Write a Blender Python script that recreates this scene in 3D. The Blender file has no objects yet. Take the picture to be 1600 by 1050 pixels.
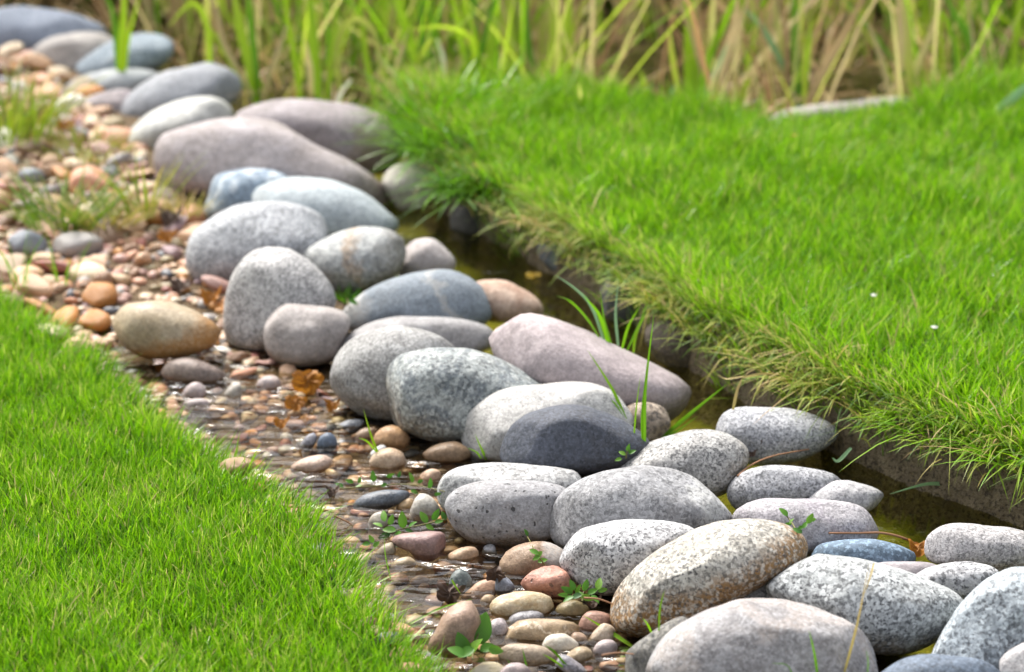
import bpy, bmesh, math, random
import numpy as np
from mathutils import Vector, noise as mnoise

random.seed(7)
RNG = np.random.default_rng(11)
S = bpy.context.scene
COL = S.collection

# ------------------------------------------------------------------ camera, sky, sun, exposure
CAM_H = 1.45
PITCH = math.radians(20.0)
LENS = 85.0
FPX = 1600 * LENS / 36.0            # focal length in photo pixels
cam_d = bpy.data.cameras.new('camera')
cam = bpy.data.objects.new('camera', cam_d)
COL.objects.link(cam)
cam.location = (0, 0, CAM_H)
cam.rotation_euler = (math.pi / 2 - PITCH, 0, 0)
cam_d.lens = LENS
cam_d.sensor_width = 36
cam_d.clip_end = 500
cam_d.dof.use_dof = True
cam_d.dof.focus_distance = 3.33
cam_d.dof.aperture_fstop = 3.4
S.camera = cam

SUN_DIR = Vector((-0.32, 0.52, 0.79)).normalized()
world = bpy.data.worlds.new('World')
S.world = world
world.use_nodes = True
wn = world.node_tree.nodes
wl = world.node_tree.links
bg = wn['Background']
sky = wn.new('ShaderNodeTexSky')
sky.sky_type = 'NISHITA'
sky.sun_disc = False
sky.sun_elevation = math.asin(SUN_DIR.z)
sky.sun_rotation = math.atan2(SUN_DIR.x, SUN_DIR.y)
sky.air_density = 1.0
sky.dust_density = 5.0
sky.ozone_density = 1.0
hs = wn.new('ShaderNodeHueSaturation')       # a hazy, thinly clouded sky
hs.inputs['Saturation'].default_value = 0.30
wl.new(sky.outputs[0], hs.inputs['Color'])
wl.new(hs.outputs[0], bg.inputs[0])
bg.inputs[1].default_value = 0.15
sun_d = bpy.data.lights.new('sun', 'SUN')
sun_d.energy = 2.25
sun_d.angle = math.radians(20)
sun_d.color = (1.0, 0.95, 0.87)
sun = bpy.data.objects.new('sun', sun_d)
COL.objects.link(sun)
sun.rotation_euler = SUN_DIR.to_track_quat('Z', 'Y').to_euler()
S.view_settings.view_transform = 'Standard'
S.view_settings.look = 'None'
S.view_settings.gamma = 1
S.view_settings.use_curve_mapping = False
S.view_settings.exposure = 1.17
S.cycles.max_bounces = 8
S.cycles.transparent_max_bounces = 12
S.cycles.caustics_reflective = False
S.cycles.caustics_refractive = False

# ------------------------------------------------------------------ where a photo point stands in the world
CP, SP = math.cos(PITCH), math.sin(PITCH)
FWD = np.array((0, CP, -SP)); RGT = np.array((1.0, 0, 0)); UP = np.array((0, SP, CP))
CAM = np.array((0, 0, CAM_H))

def ray(px, py):
    return FWD + RGT * ((px - 800) / FPX) + UP * ((525 - py) / FPX)

def G(px, py, z=0.0):
    d = ray(px, py)
    return CAM + d * ((z - CAM_H) / d[2])

def to_px(p):
    v = np.asarray(p) - CAM
    s = v @ FWD
    return 800 + FPX * (v @ RGT) / s, 525 - FPX * (v @ UP) / s

def poly_of(pts, z):
    w = np.array([G(x, y, z) for x, y in pts])
    o = np.argsort(w[:, 1])
    return w[o, 1], w[o, 0]                    # X as a function of Y

L_EDGE = poly_of([(-420, 330), (-60, 440), (60, 505), (130, 560), (215, 622), (275, 685), (358, 730), (468, 800), (538, 880),
                  (582, 940), (630, 1015), (684, 1080), (755, 1180), (800, 1300)], 0.03)
R_EDGE = poly_of([(560, 60), (620, 120), (655, 160), (680, 215), (715, 262), (785, 305), (880, 350), (1020, 436), (1132, 512), (1284, 596),
                  (1438, 658), (1630, 724), (1790, 798), (1990, 912), (2240, 1075)], 0.10)
C_LINE = poly_of([(0, 50), (200, 110), (400, 230), (480, 400), (600, 520), (800, 640), (1000, 760), (1150, 850), (1300, 950), (1450, 1100), (1560, 1250)], 0.0)

def far_edge():
    pts = [(-700, -20), (-200, 8), (120, 28), (280, 92), (390, 135), (560, 168), (650, 172), (720, 190), (950, 196), (1010, 206), (1200, 232), (1420, 212), (1600, 180), (2100, 150)]
    w = np.array([G(x, y, 0.06) for x, y in pts])
    return w[:, 0], w[:, 1]
F_X, F_Y = far_edge()

def xl(y): return np.interp(y, *L_EDGE)
def xr(y): return np.interp(y, *R_EDGE)
def xc(y): return np.interp(y, *C_LINE)
def yf(x): return np.interp(x, F_X, F_Y)

def sstep(a, b, x):
    t = np.clip((x - a) / (b - a), 0, 1)
    return t * t * (3 - 2 * t)

def wob(x, y, f=9.0, s=0.0):
    return (np.sin(x * f + 1.3 + s) * np.cos(y * f * 1.17 + 0.4 + s) + 0.5 * np.sin(x * f * 2.3 + y * f * 1.9 + 2 + s) + 0.35 * np.sin(x * f * 4.7 - y * f * 3.9 + s)) / 1.6

def ground_z(x, y):
    x = np.asarray(x, float); y = np.asarray(y, float)
    L, R, C, Fy = xl(y), xr(y), xc(y), yf(x)
    bed = np.interp(y, [2.4, 3.1, 3.5, 3.9, 4.3, 4.8, 6], [-0.026, -0.024, -0.018, -0.008, 0.012, 0.022, 0.03])
    wet = 1 - sstep(3.5, 4.1, y)
    bed = bed - 0.022 * wet * (1 - sstep(0.12, 0.30, x - L)) + 0.006 * wob(x, y, 14)
    chan = -0.065 + 0.012 * wob(x, y, 11)
    z = bed + (chan - bed) * sstep(0.0, 0.16, x - C - 0.02)
    lawn_l = 0.03 + 0.008 * wob(x, y, 6, 2)
    z = lawn_l + (z - lawn_l) * sstep(-0.01, 0.06, x - L + 0.012 * wob(x, y, 23))
    lawn_r = 0.10 + 0.010 * wob(x, y, 5, 4)
    z = z + (lawn_r - z) * sstep(-0.035, 0.01, x - R + 0.012 * wob(x, y, 21))
    pond = -0.07 + 0.01 * wob(x, y, 7)
    z = z + (pond - z) * sstep(0.02, 0.14, y - Fy)
    far = 0.12 + 0.05 * wob(x, y, 1.0)
    z = z + (far - z) * sstep(7.2, 8.6, y)
    return z

# ------------------------------------------------------------------ helpers
def link(o, parent=None):
    COL.objects.link(o)
    if parent is not None:
        o.parent = parent
    return o

def tag(o, label=None, cat=None, group=None, kind=None):
    if label: o['label'] = label
    if cat: o['category'] = cat
    if group: o['group'] = group
    if kind: o['kind'] = kind
    return o

def mesh_np(name, v, faces, mat, smooth=True, attrs=None):
    me = bpy.data.meshes.new(name)
    v = np.asarray(v, np.float32)
    loops = np.concatenate([np.asarray(f, np.int32).ravel() for f in faces])
    tot = np.concatenate([np.full(len(f), np.asarray(f).shape[1], np.int32) for f in faces])
    start = np.concatenate(([0], np.cumsum(tot)[:-1])).astype(np.int32)
    me.vertices.add(len(v)); me.loops.add(len(loops)); me.polygons.add(len(tot))
    me.vertices.foreach_set('co', v.ravel())
    me.loops.foreach_set('vertex_index', loops)
    me.polygons.foreach_set('loop_start', start)
    me.polygons.foreach_set('loop_total', tot)
    me.polygons.foreach_set('use_smooth', np.full(len(tot), smooth, bool))
    for k, a in (attrs or {}).items():
        at = me.attributes.new(k, 'FLOAT', 'POINT')
        at.data.foreach_set('value', np.asarray(a, np.float32))
    if mat is not None:
        me.materials.append(mat)
    me.update(calc_edges=True)
    return me

def empty(name, loc):
    o = bpy.data.objects.new(name, None)
    o.empty_display_size = 0.02
    o.location = loc
    return link(o)

# ------------------------------------------------------------------ materials
class N:
    def __init__(self, name):
        self.m = bpy.data.materials.new(name)
        self.m.use_nodes = True
        self.t = self.m.node_tree
        self.b = self.t.nodes['Principled BSDF']
        self.out = self.t.nodes['Material Output']
    def n(self, kind, **kw):
        nd = self.t.nodes.new(kind)
        for k, v in kw.items():
            setattr(nd, k, v)
        return nd
    def l(self, a, b):
        self.t.links.new(a, b)
    def val(self, nd, key, v):
        if hasattr(v, 'is_linked') or isinstance(v, bpy.types.NodeSocket):
            self.l(v, nd.inputs[key])
        else:
            nd.inputs[key].default_value = v
    def coord(self, off=(0, 0, 0), scale=(1, 1, 1), kind='Object'):
        c = self.n('ShaderNodeTexCoord')
        mp = self.n('ShaderNodeMapping')
        mp.inputs['Location'].default_value = off
        mp.inputs['Scale'].default_value = scale
        self.l(c.outputs[kind], mp.inputs['Vector'])
        return mp.outputs[0]
    def noise(self, vec, scale, detail=3, rough=0.55, dist=0.0):
        nd = self.n('ShaderNodeTexNoise')
        self.l(vec, nd.inputs['Vector'])
        nd.inputs['Scale'].default_value = scale
        nd.inputs['Detail'].default_value = detail
        nd.inputs['Roughness'].default_value = rough
        nd.inputs['Distortion'].default_value = dist
        return nd.outputs['Fac']
    def ramp(self, fac, stops):
        nd = self.n('ShaderNodeValToRGB')
        self.l(fac, nd.inputs[0])
        e = nd.color_ramp.elements
        while len(e) < len(stops):
            e.new(0.5)
        for el, (p, c) in zip(e, stops):
            el.position = p
            el.color = (c, c, c, 1) if isinstance(c, (int, float)) else (*c[:3], 1)
        return nd.outputs[0]
    def mix(self, fac, a, b, mode='MIX'):
        nd = self.n('ShaderNodeMix', data_type='RGBA', blend_type=mode)
        self.val(nd, 0, fac)
        for k, v in ((6, a), (7, b)):
            if isinstance(v, bpy.types.NodeSocket): self.l(v, nd.inputs[k])
            else: nd.inputs[k].default_value = (*v[:3], 1)
        return nd.outputs[2]
    def math(self, op, a, b=0.0, clamp=False):
        nd = self.n('ShaderNodeMath', operation=op, use_clamp=clamp)
        self.val(nd, 0, a); self.val(nd, 1, b)
        return nd.outputs[0]
    def bump(self, h, strength, dist):
        nd = self.n('ShaderNodeBump')
        nd.inputs['Strength'].default_value = strength
        nd.inputs['Distance'].default_value = dist
        self.l(h, nd.inputs['Height'])
        self.l(nd.outputs[0], self.b.inputs['Normal'])

_mi = [0]
def stone_mat(c1, c2, dark=0.4, speck=300.0, light=0.3, stain=None, band=None, pits=0.0, rough=0.72, mott=9.0, fleck=(0.05, 0.05, 0.055), veins=None):
    """Cobble: two body colours in broad clouds, mineral grains, optional iron stain, band and pits."""
    _mi[0] += 1
    k = N('cobble_stone')
    c1 = tuple(x * 0.90 for x in c1); c2 = tuple(x * 0.70 for x in c2)
    off = (RNG.uniform(0, 9), RNG.uniform(0, 9), RNG.uniform(0, 9))
    v = k.coord(off)
    o = k.n('ShaderNodeTexCoord').outputs['Object']
    cloud = k.ramp(k.noise(v, mott, 6, 0.68, 0.6), [(0.36, 0), (0.64, 1)])
    col = k.mix(cloud, c1, c2)
    fine = k.noise(v, 70, 5, 0.7)
    wth = k.ramp(k.noise(k.coord((off[1], off[2], off[0])), 13, 7, 0.72, 0.5), [(0.50, 0), (0.66, 1)])
    col = k.mix(k.math('MULTIPLY', wth, 0.42), col, tuple(x * 0.50 + y for x, y in zip(c2, (0.035, 0.025, 0.012))))
    col = k.mix(k.math('MULTIPLY', k.ramp(fine, [(0.38, 1), (0.58, 0)]), 0.5), col, tuple(x * 0.62 for x in c2))
    if veins:
        w = k.n('ShaderNodeTexWave', wave_type='BANDS')
        mp = k.n('ShaderNodeMapping'); mp.inputs['Rotation'].default_value = veins[1]
        k.l(v, mp.inputs['Vector']); k.l(mp.outputs[0], w.inputs['Vector'])
        w.inputs['Scale'].default_value = veins[2]; w.inputs['Distortion'].default_value = 14; w.inputs['Detail'].default_value = 4; w.inputs['Detail Scale'].default_value = 1.6
        col = k.mix(k.math('MULTIPLY', k.ramp(w.outputs['Fac'], [(0.55, 0), (0.9, 1)]), veins[3]), col, veins[0])
    for (dr, pos, width, bc, am) in (band or []):
        d = k.n('ShaderNodeVectorMath', operation='DOT_PRODUCT'); k.l(o, d.inputs[0]); d.inputs[1].default_value = dr
        q = k.math('ADD', d.outputs['Value'], k.math('MULTIPLY', k.math('SUBTRACT', k.noise(v, 18, 6, 0.7), 0.5), 0.09))
        q = k.math('ABSOLUTE', k.math('SUBTRACT', q, pos))
        q = k.math('DIVIDE', q, width)
        col = k.mix(k.math('MULTIPLY', k.ramp(q, [(0.3, 1), (1.0, 0)]), am), col, bc)
    if stain:
        dr, pos, width, sc, am, rg = stain
        d = k.n('ShaderNodeVectorMath', operation='DOT_PRODUCT'); k.l(o, d.inputs[0]); d.inputs[1].default_value = dr
        q = k.math('ADD', d.outputs['Value'], k.math('MULTIPLY', k.math('SUBTRACT', k.noise(v, 20, 5, 0.65), 0.5), 0.55 * rg))
        q = k.math('DIVIDE', k.math('SUBTRACT', q, pos), width)
        col = k.mix(k.math('MULTIPLY', k.ramp(q, [(0.0, 0), (1.0, 1)]), am), col, sc)
    sp = k.noise(v, speck * 0.95, 4, 0.68, 0.0)
    patch = k.ramp(k.noise(v, 22, 3), [(0.35, 0.35), (0.65, 1)])
    vo = k.n('ShaderNodeTexVoronoi'); k.l(v, vo.inputs['Vector']); vo.inputs['Scale'].default_value = speck * 0.85
    sc_ = k.n('ShaderNodeSeparateColor'); k.l(vo.outputs['Color'], sc_.inputs[0])
    gr = min(0.75, dark * 0.75 + 0.08)
    col = k.mix(k.math('MULTIPLY', k.ramp(sc_.outputs[0], [(0.16, 1), (0.30, 0)]), gr), col, tuple(x * 0.30 for x in c2))
    col = k.mix(k.math('MULTIPLY', k.ramp(sc_.outputs[1], [(0.70, 0), (0.82, 1)]), gr * 0.7), col, tuple(min(0.75, x * 1.5) for x in c1))
    lt = k.ramp(k.noise(v, speck, 2, 0.5), [(0.54, 0), (0.60, 1)])
    col = k.mix(k.math('MULTIPLY', lt, light), col, tuple(min(0.8, x * 1.45) for x in c1))
    dark = min(1.0, dark * 1.25)
    dk = k.math('MULTIPLY', k.ramp(sp, [(0.405, 1), (0.475, 0)]), patch)
    col = k.mix(k.math('MULTIPLY', dk, dark), col, fleck)
    sp2 = k.ramp(k.noise(v, speck * 0.55, 4, 0.7, 0.0), [(0.36, 1), (0.40, 0)])
    col = k.mix(k.math('MULTIPLY', sp2, dark * 0.7), col, fleck)
    h = k.math('ADD', k.math('MULTIPLY', fine, 0.6), k.math('ADD', k.math('MULTIPLY', sp, 0.25), k.math('MULTIPLY', k.noise(v, 24, 4, 0.6), 1.6)))
    if pits > 0:
        pt = k.ramp(k.noise(v, 120, 1, 0.5), [(0.27, 0), (0.33, 1)])
        col = k.mix(k.math('MULTIPLY', k.math('SUBTRACT', 1.0, pt), pits), col, (0.03, 0.03, 0.03))
        h = k.math('ADD', h, k.math('MULTIPLY', pt, 0.8))
    k.bump(h, 0.65, 0.004)
    k.l(col, k.b.inputs['Base Color'])
    k.b.inputs['Roughness'].default_value = rough
    k.b.inputs['Specular IOR Level'].default_value = 0.35
    return k.m

def pebble_mat(name, c, c2, rough=0.36, grain=0.35):
    k = N(name)
    ob = k.n('ShaderNodeObjectInfo')
    co = k.n('ShaderNodeTexCoord')
    ad = k.n('ShaderNodeVectorMath', operation='MULTIPLY_ADD')
    k.l(ob.outputs['Location'], ad.inputs[0]); ad.inputs[1].default_value = (37, 41, 53); k.l(co.outputs['Object'], ad.inputs[2])
    v = ad.outputs[0]
    col = k.mix(k.ramp(k.noise(v, 45, 4, 0.6, 0.8), [(0.34, 0), (0.66, 1)]), c, c2)
    br = k.math('ADD', k.math('MULTIPLY', ob.outputs['Random'], 0.5), 0.75)
    hsv = k.n('ShaderNodeHueSaturation'); k.l(col, hsv.inputs['Color']); k.l(br, hsv.inputs['Value'])
    fine = k.noise(v, 320, 3, 0.6)
    col = k.mix(k.math('MULTIPLY', k.ramp(fine, [(0.36, 1), (0.5, 0)]), grain), hsv.outputs[0], tuple(x * 0.4 for x in c2))
    k.bump(k.math('ADD', fine, k.math('MULTIPLY', k.noise(v, 60, 3), 1.5)), 0.4, 0.002)
    k.l(col, k.b.inputs['Base Color'])
    k.b.inputs['Roughness'].default_value = rough
    return k.m

def blade_mat(name, stops, trans=0.45, rough=0.45, var=3.0):
    """Grass and leaf blades: colour by each blade's own tint, light passing through."""
    k = N(name)
    a = k.n('ShaderNodeAttribute', attribute_name='tint')
    g = k.n('ShaderNodeNewGeometry')
    cl = k.noise(g.outputs['Position'], var, 3, 0.6)
    f = k.math('ADD', a.outputs['Fac'], k.math('MULTIPLY', k.math('SUBTRACT', cl, 0.5), 0.35), clamp=True)
    col = k.ramp(f, stops)
    k.l(col, k.b.inputs['Base Color'])
    k.b.inputs['Roughness'].default_value = rough
    k.b.inputs['Specular IOR Level'].default_value = 0.4
    tr = k.n('ShaderNodeBsdfTranslucent')
    k.l(col, tr.inputs['Color'])
    mx = k.n('ShaderNodeMixShader')
    mx.inputs[0].default_value = trans
    k.l(k.b.outputs[0], mx.inputs[1]); k.l(tr.outputs[0], mx.inputs[2])
    k.l(mx.outputs[0], k.out.inputs['Surface'])
    return k.m

def soil_mat(name, a, b, c, scale=30.0, rough=0.9, bump=0.01):
    k = N(name)
    v = k.coord()
    col = k.mix(k.ramp(k.noise(v, scale, 6, 0.65), [(0.35, 0), (0.65, 1)]), a, b)
    col = k.mix(k.ramp(k.noise(v, scale * 5, 3, 0.6), [(0.5, 0), (0.66, 0.8)]), col, c)
    k.bump(k.noise(v, scale * 3, 5, 0.7), 0.9, bump)
    k.l(col, k.b.inputs['Base Color'])
    k.b.inputs['Roughness'].default_value = rough
    return k.m

def water_mat(name, tint, ripple, scale, dist, f=9):
    """Clear shallow water: the bed seen through it plus the sky mirrored at its angle."""
    k = N(name)
    k.t.nodes.remove(k.b)
    v = k.coord(scale=scale)
    h = k.math('ADD', k.noise(v, f, 2, 0.5, 0.8), k.math('MULTIPLY', k.noise(v, f * 2.6, 2, 0.5, 0.3), 0.35))
    bp = k.n('ShaderNodeBump'); bp.inputs['Strength'].default_value = ripple; bp.inputs['Distance'].default_value = dist
    k.l(h, bp.inputs['Height'])
    tr = k.n('ShaderNodeBsdfTransparent'); tr.inputs['Color'].default_value = (*tint, 1)
    gl = k.n('ShaderNodeBsdfGlossy'); gl.inputs['Roughness'].default_value = 0.03
    fr = k.n('ShaderNodeFresnel'); fr.inputs['IOR'].default_value = 1.33
    k.l(bp.outputs[0], gl.inputs['Normal']); k.l(bp.outputs[0], fr.inputs['Normal'])
    mx = k.n('ShaderNodeMixShader')
    k.l(fr.outputs[0], mx.inputs[0]); k.l(tr.outputs[0], mx.inputs[1]); k.l(gl.outputs[0], mx.inputs[2])
    k.l(mx.outputs[0], k.out.inputs['Surface'])
    return k.m

M_LAWN = soil_mat('lawn_soil', (0.035, 0.04, 0.012), (0.05, 0.07, 0.015), (0.02, 0.02, 0.01))
M_BED = soil_mat('gravel_soil', (0.13, 0.08, 0.035), (0.07, 0.045, 0.022), (0.20, 0.13, 0.05), 45)
M_MUD = soil_mat('channel_mud', (0.44, 0.42, 0.03), (0.20, 0.20, 0.015), (0.52, 0.48, 0.06), 16, 0.7)
M_BANK = soil_mat('bank_soil', (0.09, 0.065, 0.035), (0.15, 0.11, 0.06), (0.05, 0.035, 0.02), 35, 0.9, 0.02)
M_POND = soil_mat('pond_soil', (0.03, 0.022, 0.014), (0.06, 0.045, 0.025), (0.02, 0.015, 0.01), 18)

def channel_mat():
    """Algae green mud of the channel floor giving way to root-bound soil up the bank."""
    k = N('channel_bed')
    v = k.coord()
    mud = k.mix(k.ramp(k.noise(v, 16, 6, 0.65), [(0.35, 0), (0.65, 1)]), (0.30, 0.29, 0.022), (0.14, 0.15, 0.014))
    mud = k.mix(k.ramp(k.noise(v, 60, 3), [(0.5, 0), (0.66, 0.8)]), mud, (0.30, 0.27, 0.04))
    soil = k.mix(k.ramp(k.noise(v, 35, 6, 0.7), [(0.35, 0), (0.65, 1)]), (0.15, 0.11, 0.065), (0.27, 0.21, 0.13))
    soil = k.mix(k.ramp(k.noise(v, 160, 3, 0.6), [(0.5, 0), (0.62, 0.8)]), soil, (0.04, 0.028, 0.018))
    a = k.n('ShaderNodeAttribute', attribute_name='bank')
    f = k.math('ADD', a.outputs['Fac'], k.math('MULTIPLY', k.math('SUBTRACT', k.noise(v, 40, 4), 0.5), 0.8))
    col = k.mix(k.ramp(f, [(0.35, 0), (0.6, 1)]), mud, soil)
    k.bump(k.noise(v, 90, 5, 0.7), 1.0, 0.02)
    k.l(col, k.b.inputs['Base Color']); k.b.inputs['Roughness'].default_value = 0.85
    return k.m
M_MUD = channel_mat()

# ------------------------------------------------------------------ ground, water
def build_ground():
    xs = np.concatenate(([-80, -40, -20, -10, -6, -4, -3, -2.5], np.arange(-2.2, 2.6, 0.016), [2.9, 3.4, 4, 6, 10, 20, 40, 80]))
    ys = np.concatenate(([-40, -20, -10, -4, -1, 0.5, 1.4, 1.9], np.arange(2.2, 7.4, 0.018), [7.6, 8, 8.6, 9.5, 11, 14, 20, 40, 80, 160]))
    X, Y = np.meshgrid(xs, ys)
    Z = ground_z(X, Y)
    v = np.stack([X, Y, Z], -1).reshape(-1, 3)
    nx, ny = len(xs), len(ys)
    i = np.arange(nx * ny).reshape(ny, nx)
    q = np.stack([i[:-1, :-1], i[:-1, 1:], i[1:, 1:], i[1:, :-1]], -1).reshape(-1, 4)
    me = mesh_np('ground', v, [q], None, attrs={'bank': sstep(-0.06, -0.02, v[:, 0] - xr(v[:, 1]))})
    for m in (M_LAWN, M_BED, M_MUD, M_BANK, M_POND):
        me.materials.append(m)
    cx, cy = v[q, 0].mean(1), v[q, 1].mean(1)
    mi = np.ones(len(q), np.int32)
    mi[cx < xl(cy) + 0.01] = 0
    mi[cx > xc(cy) + 0.02] = 2
    mi[cx > xr(cy) + 0.012] = 3
    mi[cx > xr(cy) + 0.03] = 0
    mi[cy > yf(cx) + 0.03] = 4
    me.polygons.foreach_set('material_index', mi)
    o = link(bpy.data.objects.new('ground', me))
    tag(o, kind='structure')

def water_sheet(name, f0, f1, y0, y1, mat, n=90):
    ys = np.linspace(y0, y1, n)
    v = np.concatenate([np.stack([f0(ys), ys, np.zeros(n)], -1), np.stack([f1(ys), ys, np.zeros(n)], -1)])
    i = np.arange(n - 1)
    q = np.stack([i, i + n, i + n + 1, i + 1], -1)
    o = link(bpy.data.objects.new(name, mesh_np(name, v, [q], mat)))
    tag(o, kind='structure')

build_ground()
M_STREAM = water_mat('stream_surface', (0.94, 0.90, 0.78), 1.0, (0.32, 0.9, 1), 0.034, 14)
M_CHANNEL = water_mat('channel_surface', (0.92, 0.91, 0.60), 0.6, (0.5, 1, 1), 0.016, 12)
water_sheet('stream_water', lambda y: xl(y) - 0.12, lambda y: xc(y), 2.2, 5.4, M_STREAM)
water_sheet('channel_water', lambda y: xc(y) + 0.001, lambda y: xr(y) + 0.1, 2.2, 5.4, M_CHANNEL)
water_sheet('pond_water', lambda y: np.full_like(y, -2.4), lambda y: np.full_like(y, 2.9), 5.401, 8.4, M_CHANNEL)

# ------------------------------------------------------------------ stones
def ico(n):
    bm = bmesh.new()
    bmesh.ops.create_icosphere(bm, subdivisions=n, radius=1)
    v = np.array([p.co[:] for p in bm.verts]); f = np.array([[p.index for p in q.verts] for q in bm.faces])
    bm.free()
    return v, f
ICO = {n: ico(n) for n in (2, 3, 4, 5)}

def lumps(v, rng, amp, f0=1.3, octs=4):
    """Smooth random relief of unit-sphere points."""
    out = np.zeros(len(v))
    for o in range(octs):
        for _ in range(5):
            d = rng.normal(size=3); d *= f0 * (1.75 ** o) * rng.uniform(0.8, 1.25) / np.linalg.norm(d)
            out += np.sin(v @ d * math.pi + rng.uniform(0, 6.3)) * (0.55 ** o)
    return out * amp / 5

def catmull(pts, n=14):
    p = np.asarray(pts, float); m = len(p); out = []
    for i in range(m):
        a, b, c, d = p[i - 1], p[i], p[(i + 1) % m], p[(i + 2) % m]
        for t in np.linspace(0, 1, n, endpoint=False):
            out.append(0.5 * ((2 * b) + (c - a) * t + (2 * a - 5 * b + 4 * c - d) * t * t + (3 * b - a - 3 * c + d) * t ** 3))
    return np.array(out)

class Stone:
    """A cobble whose outline was traced; it stands on the bed at its own distance with its own thickness."""
    def __init__(self, pts, zb=0.0, sink=0.82, dk=0.72, res=4, seed=0, facet=4, amp=0.042, push=0.0, box=0.86):
        c = catmull(pts)
        lo, hi = c.min(0), c.max(0)
        x, y = c[:, 0], c[:, 1]
        cr = x * np.roll(y, -1) - np.roll(x, -1) * y
        A = cr.sum() / 2
        cen = np.array([((x + np.roll(x, -1)) * cr).sum(), ((y + np.roll(y, -1)) * cr).sum()]) / (6 * A)
        self.c = cen
        d = c - cen
        th = np.arctan2(-d[:, 1], d[:, 0]); r = np.hypot(d[:, 0], d[:, 1])
        o = np.argsort(th); th, r = th[o], r[o]
        self.th = np.concatenate((th - 2 * math.pi, th, th + 2 * math.pi)); self.r = np.concatenate((r, r, r))
        a, b = (hi - lo) / 2
        bb = hi[1] - cen[1]
        dr = ray(*cen)
        s = (CAM_H - zb) / (-dr[2] + sink * bb / FPX * CP)
        self.s = s + push
        self.a, self.b = a / FPX * s, b / FPX * s
        self.d = float(np.clip(dk * self.a, 0.75 * self.b, 1.2 * self.b))
        self.lo, self.hi = lo, hi
        self.res, self.seed, self.facet, self.amp, self.box = res, seed, facet, amp, box
        step = 5
        gx, gy = np.meshgrid(np.arange(0, 330) * step, np.arange(0, 220) * step)
        q = np.hypot(gx - cen[0], gy - cen[1]) / np.maximum(1e-6, self.rad(np.arctan2(-(gy - cen[1]), gx - cen[0])))
        self.q = q
        self.inside = q < 0.985
    def rad(self, th):
        return np.interp(th, self.th, self.r)
    def depth(self):
        return self.s - self.d * np.sqrt(np.clip(1 - self.q ** 2, 0, 1))
    def build(self):
        rng = np.random.default_rng(self.seed + 100)
        v, f = ICO[self.res]
        n = v.copy()
        th = np.arctan2(n[:, 1], n[:, 0]); sp = np.hypot(n[:, 0], n[:, 1])
        R = self.rad(th) / FPX * self.s
        m = min(0.7, self.d * SP * 0.35 / self.b) if self.b > 0 else 0
        k = math.sqrt(1 - m * m)
        spb = sp ** self.box
        U = R * spb * np.cos(th); V = R * spb * np.sin(th); W = np.sign(n[:, 2]) * self.d * np.abs(n[:, 2]) ** 0.92
        V = k * V + m * self.b * n[:, 2]
        P = np.stack([U, V, W], -1)
        for _ in range(self.facet):
            dn = rng.normal(size=3); dn[2] = -abs(dn[2]) * 1.2; dn /= np.linalg.norm(dn)
            h = P @ dn; c = h.max() * rng.uniform(0.80, 0.92)
            ex = np.maximum(0, h - c)
            P = P - (ex * 0.75)[:, None] * dn
        P *= (1 + lumps(n, rng, self.amp))[:, None]
        dr = ray(*self.c)
        wdir = dr / np.linalg.norm(dr)
        world = CAM + dr * self.s + P[:, :1] * RGT + P[:, 1:2] * UP + P[:, 2:] * wdir
        return world, f

def settle(stones, it=60):
    """Stones listed later lie in front: slide those that would pass through one another apart along the ground."""
    prs = []
    for i in range(len(stones)):
        for j in range(i + 1, len(stones)):
            A, B = stones[i], stones[j]
            if (A.lo < B.hi).all() and (B.lo < A.hi).all():
                ov = A.inside & B.inside
                if ov.any():
                    prs.append((A, B, np.sqrt(np.clip(1 - A.q[ov] ** 2, 0, 1)), np.sqrt(np.clip(1 - B.q[ov] ** 2, 0, 1))))
    for _ in range(it):
        worst = 0
        for A, B, qa, qb in prs:
            viol = float(((B.s - B.d * qb) - (A.s - A.d * qa)).max()) + 0.004
            if viol > 0:
                worst = max(worst, viol)
                A.s += viol * 0.22; B.s -= viol * 0.12
                A.d = max(0.5 * A.b, A.d * 0.985)
        if worst < 0.002:
            break
    return worst

BOULDER_GROUP = 'boulders lining the stream'
# colour presets ----------------------------------------------------
def mk(kind, **o):
    pre = {
        'white':  dict(c1=(0.56, 0.56, 0.55), c2=(0.40, 0.41, 0.42), dark=0.75, speck=330, light=0.3),
        'grey':   dict(c1=(0.36, 0.36, 0.37), c2=(0.27, 0.27, 0.29), dark=0.35, speck=300, light=0.25),
        'blue':   dict(c1=(0.36, 0.42, 0.47), c2=(0.22, 0.29, 0.35), dark=0.45, speck=300, light=0.4),
        'mauve':  dict(c1=(0.40, 0.36, 0.37), c2=(0.31, 0.27, 0.27), dark=0.22, speck=280, light=0.15),
        'pink':   dict(c1=(0.50, 0.43, 0.43), c2=(0.42, 0.355, 0.36), dark=0.08, speck=280, light=0.1),
        'cream':  dict(c1=(0.56, 0.52, 0.46), c2=(0.44, 0.40, 0.34), dark=0.15, speck=300, light=0.1),
        'slate':  dict(c1=(0.095, 0.105, 0.135), c2=(0.07, 0.08, 0.10), dark=0.45, speck=260, light=0.35),
        'tan':    dict(c1=(0.52, 0.42, 0.28), c2=(0.40, 0.29, 0.16), dark=0.15, speck=300, light=0.15),
    }[kind].copy()
    pre.update(o)
    return stone_mat(**pre)

BR = (0.20, 0.115, 0.045)
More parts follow.
